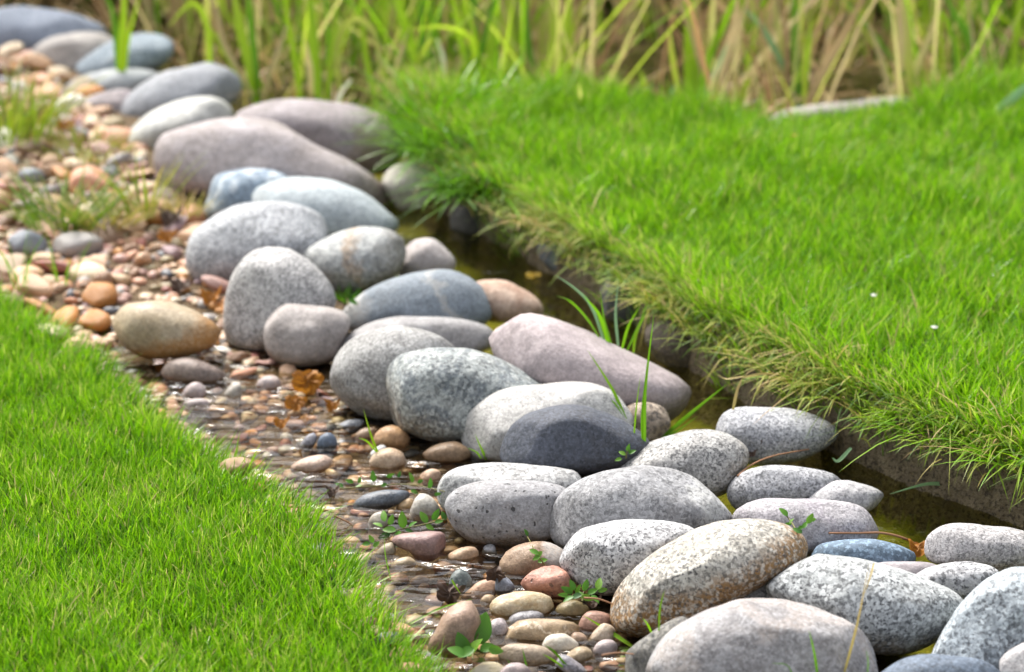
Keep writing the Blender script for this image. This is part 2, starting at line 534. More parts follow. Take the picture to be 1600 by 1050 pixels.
# (label, material, outline in photo pixels, options), far to near
BOULDERS = [
 ('big slate blue boulder at the pond edge, farthest of the row', dict(kind='blue', c1=(0.30, 0.34, 0.42), c2=(0.20, 0.24, 0.31), dark=0.1),
  [(-60, 55), (-35, 24), (20, 10), (80, 14), (130, 27), (166, 50), (150, 78), (90, 92), (0, 96), (-50, 84)], {}),
 ('flat beige boulder tucked under the big slate blue one', dict(kind='cream', c1=(0.48, 0.45, 0.42), c2=(0.40, 0.37, 0.35)),
  [(44, 88), (70, 62), (120, 50), (165, 52), (192, 72), (180, 102), (130, 132), (88, 122), (58, 106)], {}),
 ('small blue grey boulder with dark mottling behind a tall green reed', dict(kind='blue', mott=22),
  [(118, 106), (140, 80), (190, 58), (235, 52), (270, 65), (266, 95), (230, 115), (170, 132), (128, 126)], {}),
 ('low pale bluish stone between mottled boulder and mauve cobble', dict(kind='blue', c1=(0.45, 0.48, 0.49), c2=(0.38, 0.40, 0.41), dark=0.1),
  [(98, 142), (130, 118), (195, 106), (250, 116), (235, 140), (170, 158), (118, 154)], {}),
 ('small mauve cobble at the tip of the long grey boulder', dict(kind='mauve', c1=(0.42, 0.37, 0.38)),
  [(118, 168), (148, 148), (200, 140), (215, 165), (182, 188), (138, 192)], {}),
 ('long smooth grey boulder under the tall green reed', dict(kind='grey', c1=(0.40, 0.41, 0.44), c2=(0.31, 0.33, 0.36), dark=0.12),
  [(186, 182), (198, 150), (230, 125), (265, 106), (320, 98), (368, 114), (378, 145), (350, 168), (300, 184), (232, 198), (196, 195)], {}),
 ('bright white boulder with a curved back beside the mauve pair', dict(kind='white', c1=(0.62, 0.62, 0.59), c2=(0.52, 0.52, 0.48), dark=0.12),
  [(193, 224), (213, 192), (250, 168), (310, 150), (350, 157), (366, 182), (340, 214), (270, 240), (215, 246), (196, 238)], {}),
 ('large mauve grey boulder with a brown blotch against the reeds', dict(kind='mauve', stain=((0.8, 0, -0.6), 0.62, 0.15, (0.20, 0.14, 0.09), 0.8)),
  [(362, 188), (400, 164), (450, 154), (520, 157), (575, 172), (620, 195), (637, 226), (622, 257), (595, 280), (540, 270), (470, 240), (400, 222)], {}),
 ('long mauve boulder with a low tapering tail', dict(kind='mauve', c1=(0.44, 0.40, 0.41), c2=(0.35, 0.30, 0.28), stain=((0.2, 0, -0.9), 0.6, 0.25, (0.24, 0.18, 0.14), 0.6)),
  [(242, 245), (252, 214), (290, 198), (350, 184), (410, 182), (450, 196), (490, 226), (540, 250), (582, 277), (616, 316), (600, 334), (540, 328), (480, 310), (400, 308), (330, 306), (275, 296), (248, 272)], {}),
 ('small cream boulder half under the overhanging grass', dict(kind='cream'),
  [(597, 284), (618, 258), (655, 249), (692, 262), (697, 287), (672, 318), (632, 332), (612, 314)], {}),
 ('angular blue boulder with pale streaks', dict(kind='blue', c1=(0.30, 0.38, 0.46), c2=(0.17, 0.24, 0.32), veins=((0.5, 0.54, 0.57), (0.3, 0.5, 1.0), 9, 0.7), mott=18),
  [(308, 348), (324, 312), (338, 275), (376, 264), (425, 264), (455, 282), (440, 314), (400, 345), (332, 364)], dict(facet=7)),
 ('pale blue boulder between the streaked blue one and the tapering mauve one', dict(kind='blue', c1=(0.50, 0.55, 0.57), c2=(0.40, 0.46, 0.49), dark=0.2),
  [(392, 304), (420, 284), (460, 276), (520, 282), (570, 300), (605, 330), (624, 352), (592, 384), (530, 392), (460, 378), (408, 352)], {}),
 ('pale pinkish boulder beside dark water behind the brown-streaked one', dict(kind='pink', c1=(0.53, 0.49, 0.47), c2=(0.46, 0.41, 0.40)),
  [(622, 404), (640, 378), (670, 371), (700, 390), (713, 414), (692, 434), (640, 440), (622, 428)], {}),
 ('broad light grey speckled boulder above the upright one', dict(kind='white', c1=(0.50, 0.51, 0.53), c2=(0.38, 0.40, 0.42), dark=0.6, speck=240),
  [(288, 402), (300, 366), (330, 340), (380, 318), (440, 314), (492, 330), (522, 356), (505, 392), (450, 420), (380, 445), (320, 448), (294, 428)], {}),
 ('pale boulder with a rusty brown streak across its shoulder', dict(kind='cream', c1=(0.50, 0.51, 0.49), c2=(0.36, 0.38, 0.39), dark=0.5, speck=220,
    band=[((0.9, 0, 0.25), 0.57, 0.10, (0.36, 0.23, 0.12), 0.6)], stain=((0.85, 0, -0.5), 0.60, 0.16, (0.19, 0.17, 0.14), 0.7)),
  [(462, 398), (500, 375), (550, 357), (600, 357), (630, 374), (636, 401), (616, 432), (570, 454), (520, 462), (478, 436)], {}),
 ('orange and pink boulder beside the dark channel water', dict(kind='tan', c1=(0.55, 0.42, 0.33), c2=(0.46, 0.27, 0.18), mott=22),
  [(728, 458), (745, 438), (790, 439), (830, 459), (849, 487), (822, 506), (770, 506), (742, 488)], {}),
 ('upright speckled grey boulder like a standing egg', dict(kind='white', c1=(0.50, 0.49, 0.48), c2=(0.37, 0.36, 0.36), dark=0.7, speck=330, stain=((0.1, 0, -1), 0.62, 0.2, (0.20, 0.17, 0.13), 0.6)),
  [(349, 492), (355, 450), (370, 415), (395, 390), (430, 383), (465, 395), (500, 420), (524, 456), (522, 486), (500, 514), (450, 540), (400, 552), (364, 542), (351, 522)], dict(dk=0.7)),
 ('smooth blue grey boulder with a pale band near its top', dict(kind='blue', c1=(0.27, 0.31, 0.35), c2=(0.21, 0.25, 0.29), dark=0.12,
    band=[((0.80, 0, 0.6), 0.78, 0.04, (0.40, 0.38, 0.34), 0.5), ((-0.8, 0, -0.3), 0.88, 0.14, (0.42, 0.40, 0.37), 0.8)]),
  [(534, 492), (560, 465), (600, 440), (650, 424), (700, 422), (742, 440), (766, 470), (773, 497), (742, 516), (680, 522), (600, 526), (550, 519)], {}),
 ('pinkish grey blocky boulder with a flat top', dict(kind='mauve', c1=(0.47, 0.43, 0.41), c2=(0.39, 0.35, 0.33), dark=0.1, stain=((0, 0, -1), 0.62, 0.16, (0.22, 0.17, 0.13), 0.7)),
  [(412, 522), (417, 490), (440, 475), (490, 478), (532, 485), (548, 502), (538, 532), (522, 560), (482, 573), (440, 569), (417, 552)], dict(facet=5, box=0.7)),
 ('flat grey slab lying between the banded boulder and the pink one', dict(kind='grey', c1=(0.38, 0.37, 0.37), c2=(0.30, 0.29, 0.29), dark=0.1),
  [(528, 546), (545, 520), (590, 500), (660, 494), (730, 499), (772, 515), (768, 548), (700, 566), (600, 575), (543, 568)], {}),
 ('long smooth pink boulder beside the channel', dict(kind='pink'),
  [(766, 522), (774, 498), (800, 486), (850, 490), (900, 509), (960, 540), (1020, 569), (1066, 594), (1090, 626), (1082, 653), (1030, 664), (960, 654), (880, 624), (800, 586), (771, 554)], {}),
 ('grey boulder with dark clouded markings beside the fallen orange leaf', dict(kind='grey', c1=(0.44, 0.44, 0.43), c2=(0.27, 0.26, 0.25), dark=0.4, mott=16, stain=((0.2, 0, -0.9), 0.5, 0.25, (0.17, 0.14, 0.11), 0.75)),
  [(514, 592), (525, 555), (555, 525), (610, 510), (660, 514), (702, 535), (718, 562), (694, 614), (642, 654), (580, 656), (538, 634), (517, 613)], {}),
 ('large greenish grey boulder with dark diagonal veins', dict(kind='white', c1=(0.43, 0.45, 0.43), c2=(0.28, 0.32, 0.33), dark=0.6, speck=190, mott=20, veins=((0.12, 0.14, 0.16), (0.2, 0.9, 0.7), 7, 0.6),
    stain=((-0.45, 0, -0.8), 0.55, 0.25, (0.20, 0.14, 0.08), 0.6)),
  [(579, 612), (590, 575), (630, 552), (700, 542), (770, 555), (830, 585), (867, 612), (852, 644), (802, 670), (732, 688), (670, 690), (620, 672), (588, 642)], dict(res=5)),
 ('small tan speckled stone behind the dark slate boulder', dict(kind='tan', c1=(0.46, 0.38, 0.30), c2=(0.34, 0.26, 0.19), dark=0.8, speck=180),
  [(972, 652), (985, 632), (1015, 629), (1040, 640), (1047, 666), (1022, 694), (985, 694)], {}),
 ('long white boulder behind the dark slate one', dict(kind='white', c1=(0.53, 0.52, 0.50), c2=(0.46, 0.45, 0.43), dark=0.3),
  [(724, 672), (740, 640), (780, 612), (840, 600), (900, 596), (945, 606), (976, 634), (987, 662), (955, 704), (870, 726), (790, 726), (740, 716), (724, 697)], dict(res=5, push=0.03)),
 ('white granite boulder in the channel, farther than the other granite ones', dict(kind='white', c1=(0.52, 0.52, 0.54), c2=(0.43, 0.44, 0.47), dark=0.7),
  [(1108, 668), (1130, 645), (1165, 635), (1240, 640), (1290, 655), (1314, 676), (1292, 700), (1240, 722), (1165, 725), (1120, 704)], dict(res=5)),
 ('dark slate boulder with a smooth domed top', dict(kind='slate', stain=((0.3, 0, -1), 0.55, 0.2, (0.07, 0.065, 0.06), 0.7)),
  [(782, 702), (800, 665), (840, 640), (885, 632), (940, 642), (985, 665), (1013, 692), (1002, 718), (960, 734), (900, 742), (820, 738), (787, 724)], dict(res=5, push=-0.06, facet=2, box=0.8)),
 ('coarse speckled granite boulder behind the large domed grey one', dict(kind='white', c1=(0.48, 0.47, 0.45), c2=(0.38, 0.37, 0.36), dark=0.95, speck=300, stain=((0.7, 0, -0.7), 0.62, 0.2, (0.24, 0.19, 0.13), 0.6)),
  [(962, 740), (985, 705), (1030, 685), (1085, 670), (1130, 675), (1166, 700), (1163, 732), (1142, 768), (1090, 780), (1020, 778), (972, 762)], dict(res=5)),
 ('pale granite boulder resting half on a lower slab in the channel', dict(kind='white', c1=(0.47, 0.47, 0.49), c2=(0.39, 0.40, 0.42), dark=0.75),
  [(1136, 772), (1150, 745), (1190, 728), (1250, 728), (1300, 738), (1320, 755), (1302, 782), (1232, 800), (1160, 800)], {}),
 ('wedge of pale granite pointing into the channel water', dict(kind='white', c1=(0.50, 0.49, 0.50), c2=(0.42, 0.41, 0.43), dark=0.4),
  [(1262, 780), (1305, 752), (1345, 756), (1380, 772), (1368, 794), (1320, 808), (1275, 802)], dict(facet=5)),
 ('low mauve tinged granite boulder with a green sprig on it', dict(kind='white', c1=(0.48, 0.46, 0.48), c2=(0.41, 0.39, 0.41), dark=0.4, veins=((0.28, 0.25, 0.29), (1.3, 0.9, 0.2), 6, 0.4)),
  [(1136, 812), (1168, 786), (1230, 776), (1300, 780), (1345, 790), (1367, 815), (1371, 842), (1312, 866), (1220, 868), (1156, 848)], {}),
 ('pale dark flecked boulder showing only its top behind the pitted grey one', dict(kind='white', c1=(0.52, 0.52, 0.51), c2=(0.44, 0.44, 0.44), dark=0.6, speck=200),
  [(682, 772), (694, 742), (730, 726), (800, 723), (870, 730), (916, 746), (912, 780), (862, 806), (760, 812), (700, 800)], dict(res=5)),
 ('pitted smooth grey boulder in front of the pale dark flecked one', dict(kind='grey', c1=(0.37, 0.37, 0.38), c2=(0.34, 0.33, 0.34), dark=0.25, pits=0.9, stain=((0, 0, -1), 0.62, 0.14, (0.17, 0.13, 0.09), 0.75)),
  [(694, 792), (706, 768), (745, 752), (820, 750), (880, 760), (906, 792), (886, 832), (812, 852), (750, 851), (713, 830)], dict(res=5)),
 ('large domed grey boulder with a chipped pale end', dict(kind='grey', c1=(0.38, 0.38, 0.39), c2=(0.30, 0.30, 0.31), dark=0.5, speck=220, stain=((0.9, 0, -0.1), 0.78, 0.06, (0.50, 0.50, 0.48), 0.6)),
  [(859, 818), (870, 780), (905, 750), (960, 730), (1010, 727), (1070, 740), (1120, 765), (1144, 791), (1136, 818), (1090, 846), (1000, 860), (910, 862), (869, 848)], dict(res=5)),
 ('flat blue stone with white mottling in the middle of the granite', dict(kind='blue', c1=(0.20, 0.28, 0.37), c2=(0.13, 0.19, 0.26), mott=30, light=0.7, speck=160, dark=0.2),
  [(1258, 864), (1290, 848), (1350, 841), (1400, 850), (1434, 870), (1412, 890), (1340, 898), (1276, 888)], dict(facet=5)),
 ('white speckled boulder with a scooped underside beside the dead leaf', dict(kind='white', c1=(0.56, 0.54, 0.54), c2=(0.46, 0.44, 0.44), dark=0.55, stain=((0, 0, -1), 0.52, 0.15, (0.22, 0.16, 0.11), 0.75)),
  [(1446, 860), (1455, 835), (1490, 819), (1560, 823), (1620, 835), (1652, 860), (1622, 888), (1560, 896), (1480, 884), (1453, 876)], dict(res=5)),
 ('low pinkish slab between the flat blue stone and the long granite boulder', dict(kind='pink', c1=(0.45, 0.41, 0.42), c2=(0.38, 0.34, 0.35)),
  [(1322, 898), (1370, 880), (1440, 878), (1478, 890), (1448, 914), (1370, 918)], {}),
 ('small black and white speckled granite boulder', dict(kind='white', c1=(0.55, 0.55, 0.56), c2=(0.42, 0.42, 0.44), dark=1.0, speck=180),
  [(1424, 908), (1450, 887), (1500, 878), (1545, 883), (1564, 902), (1544, 934), (1490, 946), (1444, 934)], {}),
 ('egg shaped white granite boulder with salt and pepper grains', dict(kind='white', c1=(0.56, 0.56, 0.57), c2=(0.46, 0.46, 0.47), dark=0.85, speck=260),
  [(873, 866), (885, 840), (920, 822), (980, 811), (1050, 814), (1089, 828), (1084, 862), (1044, 896), (992, 924), (940, 930), (900, 912), (879, 891)], dict(res=5)),
 ('pale blue granite wedge under the brown stained boulder', dict(kind='white', c1=(0.47, 0.50, 0.53), c2=(0.40, 0.43, 0.46), dark=0.6),
  [(1096, 962), (1130, 920), (1170, 898), (1212, 892), (1250, 920), (1236, 965), (1180, 982), (1118, 978)], {}),
 ('oblong granite boulder stained rusty brown along its lower side', dict(kind='white', c1=(0.52, 0.50, 0.45), c2=(0.42, 0.39, 0.33), dark=0.8, speck=250, stain=((0.35, 0, -0.9), 0.20, 0.24, (0.24, 0.125, 0.035), 0.92)),
  [(953, 952), (965, 920), (1000, 880), (1060, 840), (1120, 815), (1180, 808), (1230, 819), (1260, 845), (1252, 882), (1200, 910), (1130, 950), (1050, 988), (990, 996), (959, 977)], dict(res=5)),
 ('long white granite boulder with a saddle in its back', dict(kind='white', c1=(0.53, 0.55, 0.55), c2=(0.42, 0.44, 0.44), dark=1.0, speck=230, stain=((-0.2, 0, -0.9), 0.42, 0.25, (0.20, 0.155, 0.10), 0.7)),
  [(1196, 906), (1210, 880), (1250, 865), (1310, 868), (1380, 882), (1450, 905), (1502, 935), (1498, 972), (1452, 1009), (1390, 1024), (1310, 1009), (1240, 974), (1204, 937)], dict(res=5)),
 ('big pale blue granite boulder at the edge of the frame', dict(kind='white', c1=(0.48, 0.53, 0.56), c2=(0.38, 0.43, 0.47), dark=0.85, speck=240),
  [(1452, 1028), (1475, 985), (1510, 935), (1550, 900), (1600, 884), (1680, 895), (1702, 960), (1692, 1040), (1600, 1084), (1500, 1076), (1460, 1056)], dict(res=5)),
 ('dark speckled wedge leaning on the largest grey boulder', dict(kind='grey', c1=(0.24, 0.23, 0.21), c2=(0.17, 0.16, 0.14), dark=0.7, speck=220),
  [(970, 1045), (984, 1010), (1020, 985), (1068, 966), (1080, 1010), (1040, 1080), (985, 1090)], dict(facet=5)),
 ('largest boulder, smooth grey with pinkish streaks, nearest of the row', dict(kind='grey', c1=(0.42, 0.42, 0.43), c2=(0.33, 0.31, 0.31), dark=0.3, speck=260, veins=((0.44, 0.37, 0.32), (0.9, 1.1, 0.3), 3, 0.35), mott=7),
  [(1008, 1062), (1020, 1020), (1050, 980), (1110, 950), (1190, 937), (1260, 942), (1320, 965), (1359, 1000), (1370, 1042), (1362, 1094), (1280, 1130), (1100, 1130), (1028, 1102)], dict(res=5)),
 ('pinkish white stone in the very corner against the pale blue boulder', dict(kind='white', c1=(0.58, 0.56, 0.56), c2=(0.50, 0.48, 0.48), dark=0.3),
  [(1556, 1044), (1588, 1010), (1640, 996), (1690, 1050), (1625, 1100), (1570, 1088)], {}),
 ('dark blue boulder showing only its top under the pale blue granite', dict(kind='slate', c1=(0.16, 0.20, 0.26), c2=(0.10, 0.13, 0.17)),
  [(1360, 1070), (1400, 1035), (1450, 1022), (1520, 1027), (1562, 1050), (1575, 1085), (1500, 1110), (1395, 1108)], dict(res=5)),
]
# short names by which neighbours are described
LANDMARK = {}
def landmark_name(label):
    return 'the ' + label

EDGING = [
 ('slanted blue grey edging slab under the lawn lip where dry roots hang', [(838, 392), (862, 378), (915, 394), (948, 432), (944, 456), (915, 450), (870, 428)]),
 ('dark edging slab behind a tuft of long green blades', [(930, 450), (960, 436), (1000, 462), (1030, 500), (1020, 528), (975, 516), (938, 484)]),
 ('brown edging slab in shade between long blades and the pink boulder tip', [(1010, 512), (1045, 500), (1085, 530), (1112, 570), (1100, 598), (1050, 582), (1018, 548)]),
 ('dark wet stone at the narrow end of the channel below the lawn', [(700, 335), (730, 318), (775, 335), (800, 362), (780, 385), (735, 376), (704, 356)]),
]

# traced pebbles: (label, colours, outline, opts) far to near
PEBBLES = [
 ('big tan cobble with an orange belly at the edge of the lawn', dict(kind='tan', c1=(0.56, 0.47, 0.34), c2=(0.46, 0.35, 0.21), stain=((0.35, 0, -0.8), 0.45, 0.2, (0.36, 0.17, 0.04), 0.88)),
  [(168, 500), (190, 478), (240, 467), (290, 480), (330, 500), (348, 519), (332, 543), (280, 558), (220, 558), (183, 532)], dict(zb=0.01)),
 ('brownish grey flat stone lying in the shadow below the big tan cobble', dict(kind='mauve', c1=(0.34, 0.27, 0.23), c2=(0.26, 0.20, 0.17)), [(252, 578), (275, 560), (310, 562), (350, 582), (345, 600), (300, 602), (262, 594)], {}),
 ('pale pink pebble standing on a flat pink one', dict(kind='pink', c1=(0.56, 0.44, 0.38)), [(284, 618), (296, 600), (312, 598), (322, 610), (316, 626), (296, 630)], {}),
 ('flat pale pink pebble at the lip of the lawn', dict(kind='pink', c1=(0.55, 0.46, 0.42)), [(286, 630), (305, 622), (328, 626), (330, 636), (312, 642), (294, 640)], {}),
 ('cream pebble halfway between lawn and fallen orange leaf', dict(kind='cream'), [(350, 618), (362, 600), (376, 600), (378, 620), (366, 630)], {}),
 ('rounded pinkish pebble below the blocky flat topped boulder', dict(kind='pink', c1=(0.52, 0.42, 0.36)), [(400, 602), (412, 588), (432, 588), (440, 602), (430, 614), (408, 614)], {}),
 ('flat grey pebble touching the foot of the clouded boulder', dict(kind='grey', c1=(0.36, 0.38, 0.40)), [(522, 668), (545, 656), (568, 656), (566, 668), (540, 676)], {}),
 ('brown wet pebble right of the pale grass stem under the veined boulder', dict(kind='tan', c1=(0.28, 0.19, 0.12), c2=(0.20, 0.13, 0.08)), [(552, 684), (566, 670), (588, 668), (590, 684), (572, 692)], {}),
 ('round orange pebble against the foot of the veined boulder', dict(kind='tan', c1=(0.56, 0.36, 0.20), c2=(0.46, 0.26, 0.12)), [(583, 690), (592, 672), (612, 664), (632, 672), (641, 690), (626, 703), (596, 703)], {}),
 ('light slate pebble leaning on a dark blue one', dict(kind='slate', c1=(0.26, 0.26, 0.29), c2=(0.20, 0.20, 0.23)), [(468, 700), (478, 682), (492, 676), (494, 690), (482, 706)], {}),
 ('dark blue rounded pebble beside a leaning slate one', dict(kind='slate', c1=(0.14, 0.18, 0.24), c2=(0.09, 0.12, 0.17), dark=0.1), [(494, 700), (500, 682), (515, 676), (527, 688), (523, 703), (505, 708)], {}),
 ('brown cobble lying under the white boulder', dict(kind='tan', c1=(0.34, 0.23, 0.14), c2=(0.26, 0.17, 0.10)), [(660, 710), (680, 695), (712, 690), (732, 700), (737, 716), (710, 724), (674, 722)], {}),
 ('small white pebble leaning on the cream and orange one', dict(kind='white', dark=0.1), [(572, 718), (584, 702), (600, 694), (604, 708), (588, 720)], {}),
 ('cream and orange rounded pebble in front of the round orange one', dict(kind='tan', c1=(0.60, 0.48, 0.36), c2=(0.54, 0.36, 0.22)), [(576, 722), (586, 707), (610, 700), (634, 710), (637, 727), (610, 738), (586, 737)], {}),
 ('peach pebble wedged against the pitted grey boulder', dict(kind='tan', c1=(0.58, 0.42, 0.30), c2=(0.52, 0.30, 0.18)), [(654, 748), (668, 734), (686, 734), (688, 750), (672, 760)], {}),
 ('flat pinkish pebble with an orange rim by the shallow water', dict(kind='pink', c1=(0.54, 0.40, 0.32), c2=(0.44, 0.28, 0.18)), [(452, 732), (475, 716), (505, 710), (520, 722), (500, 740), (470, 744)], {}),
 ('long dark slate pebble jutting out over the water', dict(kind='slate', c1=(0.15, 0.17, 0.20), c2=(0.09, 0.10, 0.12), dark=0.1), [(550, 792), (568, 773), (608, 765), (642, 767), (640, 779), (606, 795), (568, 800)], dict(facet=5)),
 ('small orange pebble under the tip of the long slate one', dict(kind='tan', c1=(0.56, 0.35, 0.18)), [(618, 794), (632, 780), (646, 780), (648, 796), (632, 802)], {}),
 ('white cone shaped pebble among creeping leaves', dict(kind='cream', c1=(0.62, 0.60, 0.54), c2=(0.54, 0.48, 0.42)), [(640, 802), (648, 780), (662, 771), (679, 781), (690, 803), (670, 815), (648, 812)], {}),
 ('cream pebble beneath the thickest creeping leaves', dict(kind='cream', c1=(0.56, 0.50, 0.42)), [(575, 820), (582, 804), (598, 799), (606, 812), (600, 832), (584, 832)], {}),
 ('angular mauve stone with a dark undercut edge', dict(kind='mauve', c1=(0.38, 0.25, 0.23), c2=(0.32, 0.20, 0.18), dark=0.05), [(612, 841), (632, 833), (690, 831), (699, 850), (686, 872), (655, 880), (640, 862), (617, 853)], dict(facet=6, sink=0.9)),
 ('small tan pebble at the foot of the angular mauve stone', dict(kind='tan', c1=(0.50, 0.40, 0.28)), [(608, 886), (622, 873), (641, 870), (651, 881), (634, 892)], {}),
 ('khaki pebble between lawn tips and the angular mauve stone', dict(kind='tan', c1=(0.38, 0.32, 0.22), c2=(0.30, 0.24, 0.16)), [(586, 868), (598, 852), (614, 848), (620, 862), (606, 874)], {}),
 ('peach flat pebble under the pitted grey boulder', dict(kind='tan', c1=(0.56, 0.40, 0.28), c2=(0.52, 0.34, 0.20)), [(696, 872), (714, 858), (740, 854), (748, 868), (732, 880), (708, 882)], {}),
 ('tiny grey pebble in the gap under the pitted boulder', dict(kind='grey'), [(752, 862), (760, 851), (772, 852), (776, 866), (762, 872)], {}),
 ('large brown cobble with a grey end touching the egg shaped granite', dict(kind='tan', c1=(0.40, 0.28, 0.19), c2=(0.32, 0.21, 0.13), stain=((1, 0, 0.3), 0.66, 0.1, (0.44, 0.42, 0.40), 0.8)), [(778, 888), (790, 862), (820, 848), (860, 848), (890, 870), (878, 896), (826, 904), (790, 900)], {}),
 ('round dark green pebble standing in rippled water', dict(kind='slate', c1=(0.17, 0.20, 0.19), c2=(0.11, 0.13, 0.13)), [(701, 914), (707, 896), (720, 889), (734, 899), (738, 916), (722, 928), (706, 925)], {}),
 ('knobbly pink rock below the large brown cobble', dict(kind='pink', c1=(0.60, 0.31, 0.23), c2=(0.46, 0.20, 0.14), mott=60, pits=0.6, dark=0.15), [(814, 916), (824, 898), (850, 887), (880, 888), (896, 905), (895, 928), (870, 938), (834, 928)], dict(amp=0.13, facet=8)),
 ('orange wedge pebble at the edge of the ripples', dict(kind='tan', c1=(0.52, 0.33, 0.22), c2=(0.44, 0.26, 0.16)), [(718, 938), (740, 914), (766, 904), (778, 916), (772, 934), (745, 944)], dict(facet=5)),
 ('blue slate pebble standing on edge', dict(kind='slate', c1=(0.26, 0.28, 0.33), c2=(0.18, 0.20, 0.24), dark=0.1), [(774, 926), (776, 898), (790, 901), (804, 916), (800, 926), (786, 930)], dict(facet=6)),
 ('olive brown pebble with a dark waterline', dict(kind='tan', c1=(0.28, 0.22, 0.11), c2=(0.22, 0.17, 0.08), dark=0.0), [(866, 956), (878, 942), (900, 937), (919, 948), (922, 961), (900, 969), (875, 967)], {}),
 ('small peach pebble between the reddish egg and the cream oval', dict(kind='tan', c1=(0.56, 0.42, 0.32)), [(750, 940), (758, 930), (772, 930), (772, 946), (758, 952)], {}),
 ('cream oval pebble with yellow blotches', dict(kind='cream', c1=(0.64, 0.55, 0.40), c2=(0.56, 0.40, 0.20), mott=45), [(764, 947), (780, 930), (820, 923), (855, 929), (867, 946), (860, 962), (820, 968), (784, 968), (768, 960)], dict(sink=0.9)),
 ('flat grey pebble under the cream oval one', dict(kind='grey', c1=(0.34, 0.33, 0.34)), [(786, 975), (805, 958), (836, 954), (852, 963), (842, 976), (804, 982)], {}),
 ('red brown pebble against the rusty granite boulder', dict(kind='tan', c1=(0.40, 0.24, 0.18), c2=(0.32, 0.17, 0.12)), [(903, 982), (912, 960), (930, 954), (952, 960), (957, 974), (936, 990), (914, 992)], {}),
 ('reddish brown egg shaped stone standing on end beside the lawn', dict(kind='tan', c1=(0.42, 0.29, 0.21), c2=(0.36, 0.24, 0.17), dark=0.1), [(668, 1016), (680, 985), (700, 952), (730, 936), (746, 944), (753, 966), (742, 990), (734, 1018), (700, 1028)], dict(sink=0.85)),
 ('pale mauve pebble behind the broad weed leaf', dict(kind='mauve', c1=(0.44, 0.38, 0.38)), [(760, 990), (768, 970), (786, 966), (794, 982), (786, 1004), (770, 1008)], {}),
 ('long banded tan pebble under the flat grey one', dict(kind='tan', c1=(0.44, 0.33, 0.21), c2=(0.36, 0.24, 0.13), band=[((0.1, 0, 1), 0.66, 0.07, (0.62, 0.52, 0.40), 0.8)]), [(782, 996), (795, 975), (830, 967), (880, 969), (907, 980), (902, 997), (860, 1011), (800, 1008)], {}),
 ('white and brown oval pebble between red brown ones', dict(kind='cream', c1=(0.60, 0.52, 0.42), c2=(0.42, 0.28, 0.16), mott=30), [(918, 1003), (930, 983), (945, 974), (962, 984), (958, 1002), (935, 1011)], {}),
 ('small brown pebble under the red brown one', dict(kind='tan', c1=(0.36, 0.25, 0.19)), [(886, 1002), (896, 988), (912, 990), (918, 1002), (902, 1010)], {}),
 ('pure white rounded pebble', dict(kind='cream', c1=(0.70, 0.66, 0.58), c2=(0.62, 0.55, 0.44), dark=0.0), [(846, 1010), (857, 993), (885, 990), (902, 1000), (902, 1017), (880, 1024), (853, 1022)], {}),
 ('pinkish rounded pebble near the dark speckled wedge', dict(kind='pink', c1=(0.48, 0.40, 0.36)), [(925, 1020), (935, 1003), (955, 999), (965, 1012), (957, 1030), (935, 1033)], {}),
 ('long sandy pebble below the banded one', dict(kind='tan', c1=(0.50, 0.42, 0.32), c2=(0.44, 0.34, 0.24)), [(778, 1026), (790, 1007), (830, 1007), (864, 1015), (872, 1032), (840, 1042), (795, 1040)], {}),
 ('tan flat pebble below the pure white one', dict(kind='tan', c1=(0.50, 0.40, 0.28)), [(880, 1028), (900, 1012), (922, 1012), (926, 1026), (908, 1038), (888, 1038)], {}),
 ('slate sliver tilted beside grass blades in the gravel', dict(kind='slate', c1=(0.34, 0.32, 0.34), c2=(0.28, 0.26, 0.28)), [(866, 1036), (880, 1022), (905, 1036), (918, 1052), (905, 1062), (884, 1054)], dict(facet=6)),
 ('rosy pebble cut by the bottom of the frame', dict(kind='pink', c1=(0.48, 0.36, 0.32)), [(778, 1058), (792, 1038), (815, 1036), (830, 1050), (820, 1068), (792, 1070)], {}),
]
EXTRA_SLAB = ('pale flat stone slab lying behind the lawn below tan stalks', dict(kind='cream', c1=(0.40, 0.37, 0.33), c2=(0.32, 0.29, 0.26)),
  [(1196, 196), (1215, 176), (1270, 164), (1340, 157), (1410, 150), (1424, 166), (1410, 186), (1340, 196), (1260, 204), (1210, 206)], dict(zb=0.036, sink=0.95))

def stone_object(name, st, mdict):
    w, f = st.build()
    base = np.array([w[:, 0].mean(), w[:, 1].mean(), w[:, 2].min()])
    loc = w - base
    if isinstance(mdict, dict):
        mdict = dict(mdict)
        def span(dr):
            q = loc @ np.array(dr, float)
            return q.min(), q.max() - q.min()
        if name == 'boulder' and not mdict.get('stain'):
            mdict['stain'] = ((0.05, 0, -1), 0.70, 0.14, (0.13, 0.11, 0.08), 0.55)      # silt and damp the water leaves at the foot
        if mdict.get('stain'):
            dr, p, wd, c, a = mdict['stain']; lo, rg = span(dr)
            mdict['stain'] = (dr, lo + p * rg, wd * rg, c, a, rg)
        mdict['band'] = [(dr, span(dr)[0] + p * span(dr)[1], wd * span(dr)[1], c, a) for dr, p, wd, c, a in mdict.get('band', [])]
        if name == 'pebble':
            mdict.setdefault('rough', 0.42)
        mdict = mk(**mdict)
    me = mesh_np(name, loc, [f], mdict)
    o = link(bpy.data.objects.new(name, me))
    o.location = base
    return o

